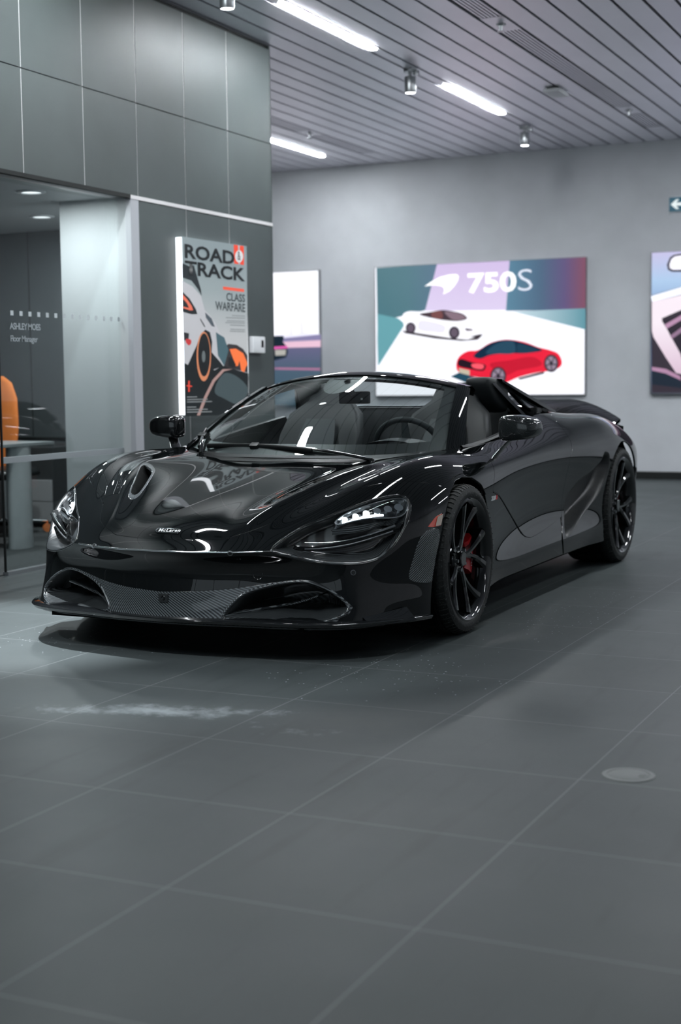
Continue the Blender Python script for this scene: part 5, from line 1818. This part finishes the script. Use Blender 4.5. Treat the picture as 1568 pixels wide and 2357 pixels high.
# spokes of the pictured wheels
for (cx, cy, rx, ry) in ((662, 658, 30, 37), (925, 595, 27, 34)):
    for k in range(5):
        a = 2 * math.pi * k / 5 + .3
        a2 = a + .35
        flat('pictured_spoke', sq([(cx + .25 * rx * math.cos(a), cy + .25 * ry * math.sin(a)), (cx + .95 * rx * math.cos(a - .22), cy + .95 * ry * math.sin(a - .22)), (cx + .95 * rx * math.cos(a + .02), cy + .95 * ry * math.sin(a + .02)), (cx + .3 * rx * math.cos(a + .5), cy + .3 * ry * math.sin(a + .5))]), P750, .0060, DK, s1)

# screen at the left, mostly behind the dark wall
s0 = screen(-10.20, -7.655, .925, 2.447, 'lit screen with a pale sky, half hidden by the dark wall')
obj('picture', [(x - s0.location.x, YS - YB, z - s0.location.z) for x, z in ((-10.19, .935), (-7.665, .935), (-7.665, 2.437), (-10.19, 2.437))], [(0, 1, 2, 3)], ink('f6f6fb', 1.0), s0)
def lq(pts):
    return [(380 + x / 4.1263, 520 + y / 4.1263) for x, y in pts]
flat('skyline', lq([(1035, 1040), (1180, 1030), (1190, 950), (1210, 950), (1215, 1030), (1280, 1020), (1285, 900), (1310, 900), (1320, 1010), (1400, 1020), (1480, 1030), (1480, 1090), (1035, 1090)]), P750, .0012, ink('e3e1f0', 1.0), s0)
flat('guard_rail', lq([(1035, 1075), (1480, 1030), (1480, 1100), (1035, 1130)]), P750, .0014, ink('8d86ae', .8), s0)
flat('kerb', lq([(1035, 1105), (1480, 1085), (1480, 1150), (1035, 1160)]), P750, .0016, ink('e6bfd2', .9), s0)
flat('road', lq([(1035, 1155), (1480, 1145), (1475, 1700), (1035, 1700)]), P750, .0014, ramp_ink('road_print', [(0, '35586a'), (.45, '3c5a72'), (1, '6d6392')], 2, .935, 1.62, .75), s0)
flat('road_line', lq([(1080, 1345), (1475, 1350), (1475, 1372), (1070, 1365)]), P750, .0018, ink('b07a9a', .8), s0)
flat('pictured_car', lq([(1000, 1050), (1060, 1045), (1125, 1045), (1130, 1065), (1120, 1100), (1160, 1150), (1170, 1200), (1150, 1250), (1000, 1290)]), P750, .0020, ink('20303e', .6), s0)
flat('tail_light', lq([(1030, 1148), (1165, 1140), (1165, 1162), (1035, 1172)]), P750, .0024, ink('e060b0', .9), s0)
flat('plate', lq([(1045, 1178), (1150, 1175), (1145, 1228), (1050, 1232)]), P750, .0026, ink('b9b7b0', .8), s0)

def full(name, z0, z1, off, m):
    obj(name, [(x - s0.location.x, YS - off - YB, z - s0.location.z) for x, z in ((-10.19, z0), (-8.2, z0), (-8.2, z1), (-10.19, z1))], [(0, 1, 2, 3)], m, s0)
zz = [wpt(*lq([(1035, y)])[0], y=YS)[2] for y in (1075, 1105, 1160, 1345, 1365)]
full('guard_rail', zz[1] - .01, zz[0], .0012, ink('8d86ae', .8))
full('kerb', zz[2], zz[1], .0010, ink('e6bfd2', .9))
full('road', .935, zz[2], .0008, ramp_ink('road_print_far', [(0, '35586a'), (.45, '3c5a72'), (1, '6d6392')], 2, .935, 1.62, .75))
full('road_line', zz[4], zz[3], .0014, ink('b07a9a', .8))

# screen at the right, running out of the picture
s2 = screen(-3.658, -1.11, .925, 2.465, 'lit screen with a close-up of pink-lit bodywork at the right edge')
obj('picture', [(x - s2.location.x, YS - YB, z - s2.location.z) for x, z in ((-3.648, .935), (-1.12, .935), (-1.12, 2.455), (-3.648, 2.455))], [(0, 1, 2, 3)], ramp_ink('sky_print', [(0, '2a3140'), (.5, '5a7fb8'), (.8, 'a9c8ea'), (1, 'c4bfe4')], 2, .935, 2.455, .9), s2)
def rq(pts):
    return [(1400 + x / 4.208, 400 + y / 4.208) for x, y in pts]
_w = (np.array([-1.125, YS, 1.6]) - np.array([0, 0, CAM_H])) @ CAM_R.T
RX = (IMG_W / 2 + CAM_F * _w[0] / _w[2] - 1400) * 4.208      # right rim of the picture in close-up units
flat('body_panel', rq([(415, 1180), (707, 1095), (1100, 980), (1700, 850), (RX, 780), (RX, 2110), (425, 2120)]), P750, .0010, ink('3c3440', .6), s2)
flat('chrome_edge', rq([(415, 1185), (707, 1098), (1100, 985), (1700, 855), (RX, 785), (RX, 830), (1700, 920), (1100, 1060), (707, 1170), (425, 1240)]), P750, .0014, ink('eef1fb', 1.0), s2)
flat('bright_fold', rq([(425, 1240), (707, 1175), (1100, 1070), (1700, 930), (RX, 840), (RX, 920), (1700, 1020), (1100, 1180), (707, 1320), (520, 1400), (600, 1560), (700, 1740), (760, 1950), (660, 1930), (560, 1780), (440, 1580), (425, 1520)]), P750, .0016, ramp_ink('pink_fold', [(0, 'c9a3bd'), (1, 'f3e6f0')], 2, .95, 1.7, .95), s2)
flat('dark_fold', rq([(520, 1420), (700, 1350), (1100, 1190), (1700, 1030), (RX, 930), (RX, 1900), (760, 1900), (690, 1700)]), P750, .0018, ink('2f2835', .6), s2)
flat('fold_line', rq([(550, 1460), (707, 1370), (1100, 1200), (1700, 1050), (RX, 960), (RX, 1000), (1700, 1095), (1100, 1240), (707, 1420), (570, 1500)]), P750, .0020, ink('b98fae', .8), s2)
flat('fold_line', rq([(600, 1570), (707, 1490), (1100, 1300), (1700, 1170), (RX, 1090), (RX, 1120), (1700, 1205), (1100, 1340), (707, 1540), (620, 1600)]), P750, .0020, ink('9d7c98', .7), s2)
flat('lower_fold', rq([(425, 1880), (560, 1900), (700, 2010), (760, 2080), (425, 2040)]), P750, .0022, ink('1f2c3c', .6), s2)
flat('lower_edge', rq([(425, 1870), (560, 1890), (700, 1960), (707, 2000), (560, 1935), (425, 1905)]), P750, .0024, ink('b48aa8', .8), s2)
flat('headline_shape', rq([(570, 880), (600, 810), (640, 785), (900, 740), (900, 950), (620, 950), (580, 930)]), P750, .0014, ink('3d3a4c', .7), s2)
flat('headline_fill', rq([(595, 880), (615, 825), (650, 800), (900, 762), (900, 925), (630, 930), (600, 915)]), P750, .0018, ink('f2f0fa', 1.0), s2)

# pictogram sign on the back wall
ex = empty('exit_sign', (-3.30, YB, 2.958))
bm = bmesh.new(); add_box(bm, (-.178, -.03, -.082), (.178, -.001, .082), .004)
bm_obj('sign_box', bm, M['white_plastic'], ex, 30)
box('sign_face', (-.172, -.032, -.076), (.172, -.030, .076), ink('1f5c72', .55), ex)
A_ = [(-.155, 0), (-.095, .052), (-.065, .052), (-.095, .016), (-.02, .016), (-.02, -.016), (-.095, -.016), (-.065, -.052), (-.095, -.052)]
obj('arrow', [(a, -.0335, b) for a, b in A_], tessellate_polygon([[Vector((a, 0, b)) for a, b in A_]]), ink('e8f2f2', .8), ex)
bm = bmesh.new(); add_cyl(bm, (-.178, -.02, -.095), (-.178, -.035, -.095), .012, .012, 16); bm_obj('sign_fixing', bm, M['white_plastic'], ex, 40)
tag(ex, 'small teal sign with a white arrow pointing left, on the back wall', 'sign')

# ------------------------------------------------------------------ magazine poster light box
XP = XL + .048
ps = empty('poster_light_box', (XL, 8.93, 1.495))
bm = bmesh.new(); add_box(bm, (.001, 8.475 - 8.93, .890 - 1.495), (.047, 9.385 - 8.93, 2.095 - 1.495), .003)
bm_obj('box_frame', bm, mat('light_box_rim', (.75, .76, .78), .4, emit=(.92, .95, 1), strength=1.6), ps, 30)
PP = ('x', XP)
def pq(pts):
    return [(380 + x / 4.1263, 520 + y / 4.1263) for x, y in pts]
PT = lambda n, pts, k, m, sm=False: flat(n, pq(pts), PP, .0004 + .0006 * k, m, ps, sm)
SKY = ramp_ink('poster_sky', [(0, 'c9ced2'), (.45, 'cfd3d6'), (.72, '9fb0b4'), (1, '8b9ea4')], 2, .9, 2.09, .62)
PT('poster_print', [(158, 100), (775, 192), (790, 1560), (190, 1810)], 0, SKY)
obj_p = obj('poster_sheet', [(XP - .0002 - XL, y - 8.93, z - 1.495) for y, z in ((8.482, .897), (9.378, .897), (9.378, 2.088), (8.482, 2.088))], [(0, 1, 2, 3)], SKY, ps)
PT('pictured_ground', [(180, 1300), (300, 1350), (560, 1330), (650, 1360), (790, 1400), (795, 1700), (500, 1800), (190, 1810)], 1, ink('101a1c', .5))
WHT, WH2 = ink('c6c7cc', .62), ink('a9aeb4', .6)
PT('pictured_car', [(160, 520), (260, 575), (340, 665), (375, 800), (430, 855), (480, 930), (520, 1020), (550, 1060), (540, 1130), (555, 1230), (555, 1320), (470, 1370), (300, 1330), (215, 1320), (180, 1300)], 2, WHT)
PT('pictured_wing', [(160, 352), (240, 390), (270, 370), (340, 610), (345, 665), (310, 600), (250, 520), (163, 490)], 3, ink('232c30', .5))
PT('pictured_lamp', [(163, 625), (230, 690), (290, 790), (305, 838), (250, 840), (165, 815)], 3, ink('1d2528', .5))
PT('pictured_lamp_glow', [(165, 650), (210, 700), (250, 760), (265, 800), (235, 803), (167, 780), (167, 765), (225, 780), (205, 735), (165, 690)], 4, ink('e07058', .8))
PT('pictured_wheel_arch', [(215, 1320), (300, 1130), (330, 1040), (380, 985), (425, 1010), (445, 1100), (440, 1200), (520, 1290), (550, 1330), (420, 1380), (190, 1320)], 3, ink('141c1f', .5))
PT('pictured_tyre', ell(365, 1240, 68, 235, 40), 4, ink('d98a62', .7))
PT('pictured_tyre_inner', ell(367, 1225, 57, 205, 40), 5, ink('12191b', .5))
PT('pictured_hub', ell(362, 1240, 17, 55, 20), 6, ink('6d7678', .6))
PT('pictured_stripe', [(330, 875), (365, 930), (380, 960), (370, 960), (330, 890)], 4, ink('2a3438', .5))
PT('pictured_canard', [(378, 820), (440, 880), (470, 960), (440, 950), (385, 870)], 4, ink('56616a', .55))
PT('pictured_flank', [(480, 1010), (560, 1060), (600, 1180), (560, 1330), (500, 1230)], 4, ink('4f6e78', .55))
PT('pictured_numerals', [(175, 1010), (225, 1020), (220, 1080), (180, 1090)], 4, ink('2b2b30', .5))
PT('pictured_mark', [(195, 1075), (240, 1080), (245, 1110), (225, 1135), (195, 1105)], 5, ink('c83a3c', .7), True)
PT('pictured_rival', [(560, 1150), (600, 1120), (680, 1130), (740, 1170), (780, 1230), (785, 1395), (740, 1380), (600, 1350), (560, 1330)], 3, ink('3a3638', .5))
PT('pictured_rival_body', [(610, 1170), (670, 1165), (740, 1210), (775, 1290), (780, 1320), (765, 1340), (750, 1390), (720, 1375), (705, 1280), (690, 1330), (665, 1330), (640, 1250)], 4, ink('f0743c', .85))
PT('pictured_rival_glass', [(600, 1250), (640, 1255), (670, 1320), (655, 1350), (600, 1330)], 5, ink('1a1d20', .5))
PT('pictured_streak', [(640, 1360), (560, 1380), (470, 1480), (400, 1620), (330, 1800), (300, 1800), (370, 1620), (450, 1460), (545, 1360)], 3, ink('bd9a94', .55))
PT('pictured_blur', [(560, 1400), (680, 1430), (790, 1560), (690, 1690), (560, 1640), (470, 1580)], 2, ink('4c5c60', .5), True)
PT('pictured_plus', [(216, 1470), (230, 1470), (230, 1515), (252, 1518), (252, 1530), (230, 1527), (230, 1575), (216, 1575), (216, 1526), (200, 1523), (200, 1512), (216, 1513)], 6, ink('e04838', .8))
PT('emblem', [(650, 178), (745, 192), (748, 372), (655, 358)], 3, ink('e8482e', .8))
PT('emblem_stripe', [(690, 184), (706, 187), (710, 366), (694, 363)], 4, ink('b9bcc0', .6))
PT('emblem_disc', ell(700, 290, 38, 58, 28), 5, ink('dfe1e3', .65))
PT('headline_bar', [(548, 575), (748, 600), (750, 628), (550, 605)], 3, ink('e8583e', .8))
BLK, GRY = ink('0e1517', .5), ink('3b4447', .55)
def ptext(name, s, x, y, size, m, bold=0.0, space=1.0, sx=1.0, align='LEFT', off=.0045):
    p = Vector(wpt(*pq([(x, y)])[0], x=XP))
    mt = frame3(p + Vector((off, 0, 0)) - ps.location, (0, 1, 0), (0, 0, 1))
    return fit_text(name, s, sx, size, mt, m, ps, bold, align)
ptext('title_lettering', 'ROAD', 182, 299, .098, BLK, .030, 1.0, .690)
ptext('title_lettering', 'TRACK', 184, 456, .098, BLK, .030, 1.0, .845)
ptext('emblem_lettering', '&', 684, 322, .062, BLK, .006, 1.0, .045)
ptext('headline_lettering', 'CLASS', 755, 724, .058, GRY, .022, 1.0, .275, 'RIGHT')
ptext('headline_lettering', 'WARFARE', 757, 818, .062, GRY, .022, 1.0, .435, 'RIGHT')
for (y, xs) in ((855, 632), (875, 575), (905, 585), (922, 570), (945, 615), (985, 618), (1003, 612)):
    PT('small_print', [(xs, y - 8), (757, y - 2), (757, y + 6), (xs, y)], 3, ink('8c9295', .6))
for (y, xe) in ((1625, 300), (1650, 400), (1672, 440), (1722, 290), (1745, 400), (1768, 440)):
    PT('small_print', [(203, y - 4), (xe, y - 4 - (xe - 203) * .02), (xe, y + 4 - (xe - 203) * .02), (203, y + 5)], 7, ink('9aa0a2', .5))
tag(ps, 'lit magazine cover poster on the dark panelled wall', 'poster')

# thermostat beside the poster
th = empty('wall_control', (XL, 9.577, 1.388))
bm = bmesh.new(); add_box(bm, (.001, -.092, -.060), (.040, .092, .062), .008); bm_obj('control_body', bm, M['white_plastic'], th, 30)
box('control_display', (.0395, .030, -.018), (.0405, .066, .036), M['gloss'], th)
tag(th, 'small white wall control with a dark display beside the poster', 'thermostat')

# round floor box
fb = empty('floor_box', (-.963, 3.907, 0))
bm = bmesh.new(); lathe(bm, [(.0, .0035), (.056, .0035), (.0585, .002), (.060, .0035), (.073, .0030), (.076, .0)], None, 48)
bm_obj('cover_plate', bm, mat('floor_plate', (.19, .20, .20), .55), fb, 40)
box('lift_tab', (.030, -.012, .0034), (.046, .012, .0042), mat('tab_grey', (.10, .11, .11), .5), fb)
tag(fb, 'round grey floor socket cover set in the tiles', 'floor socket')
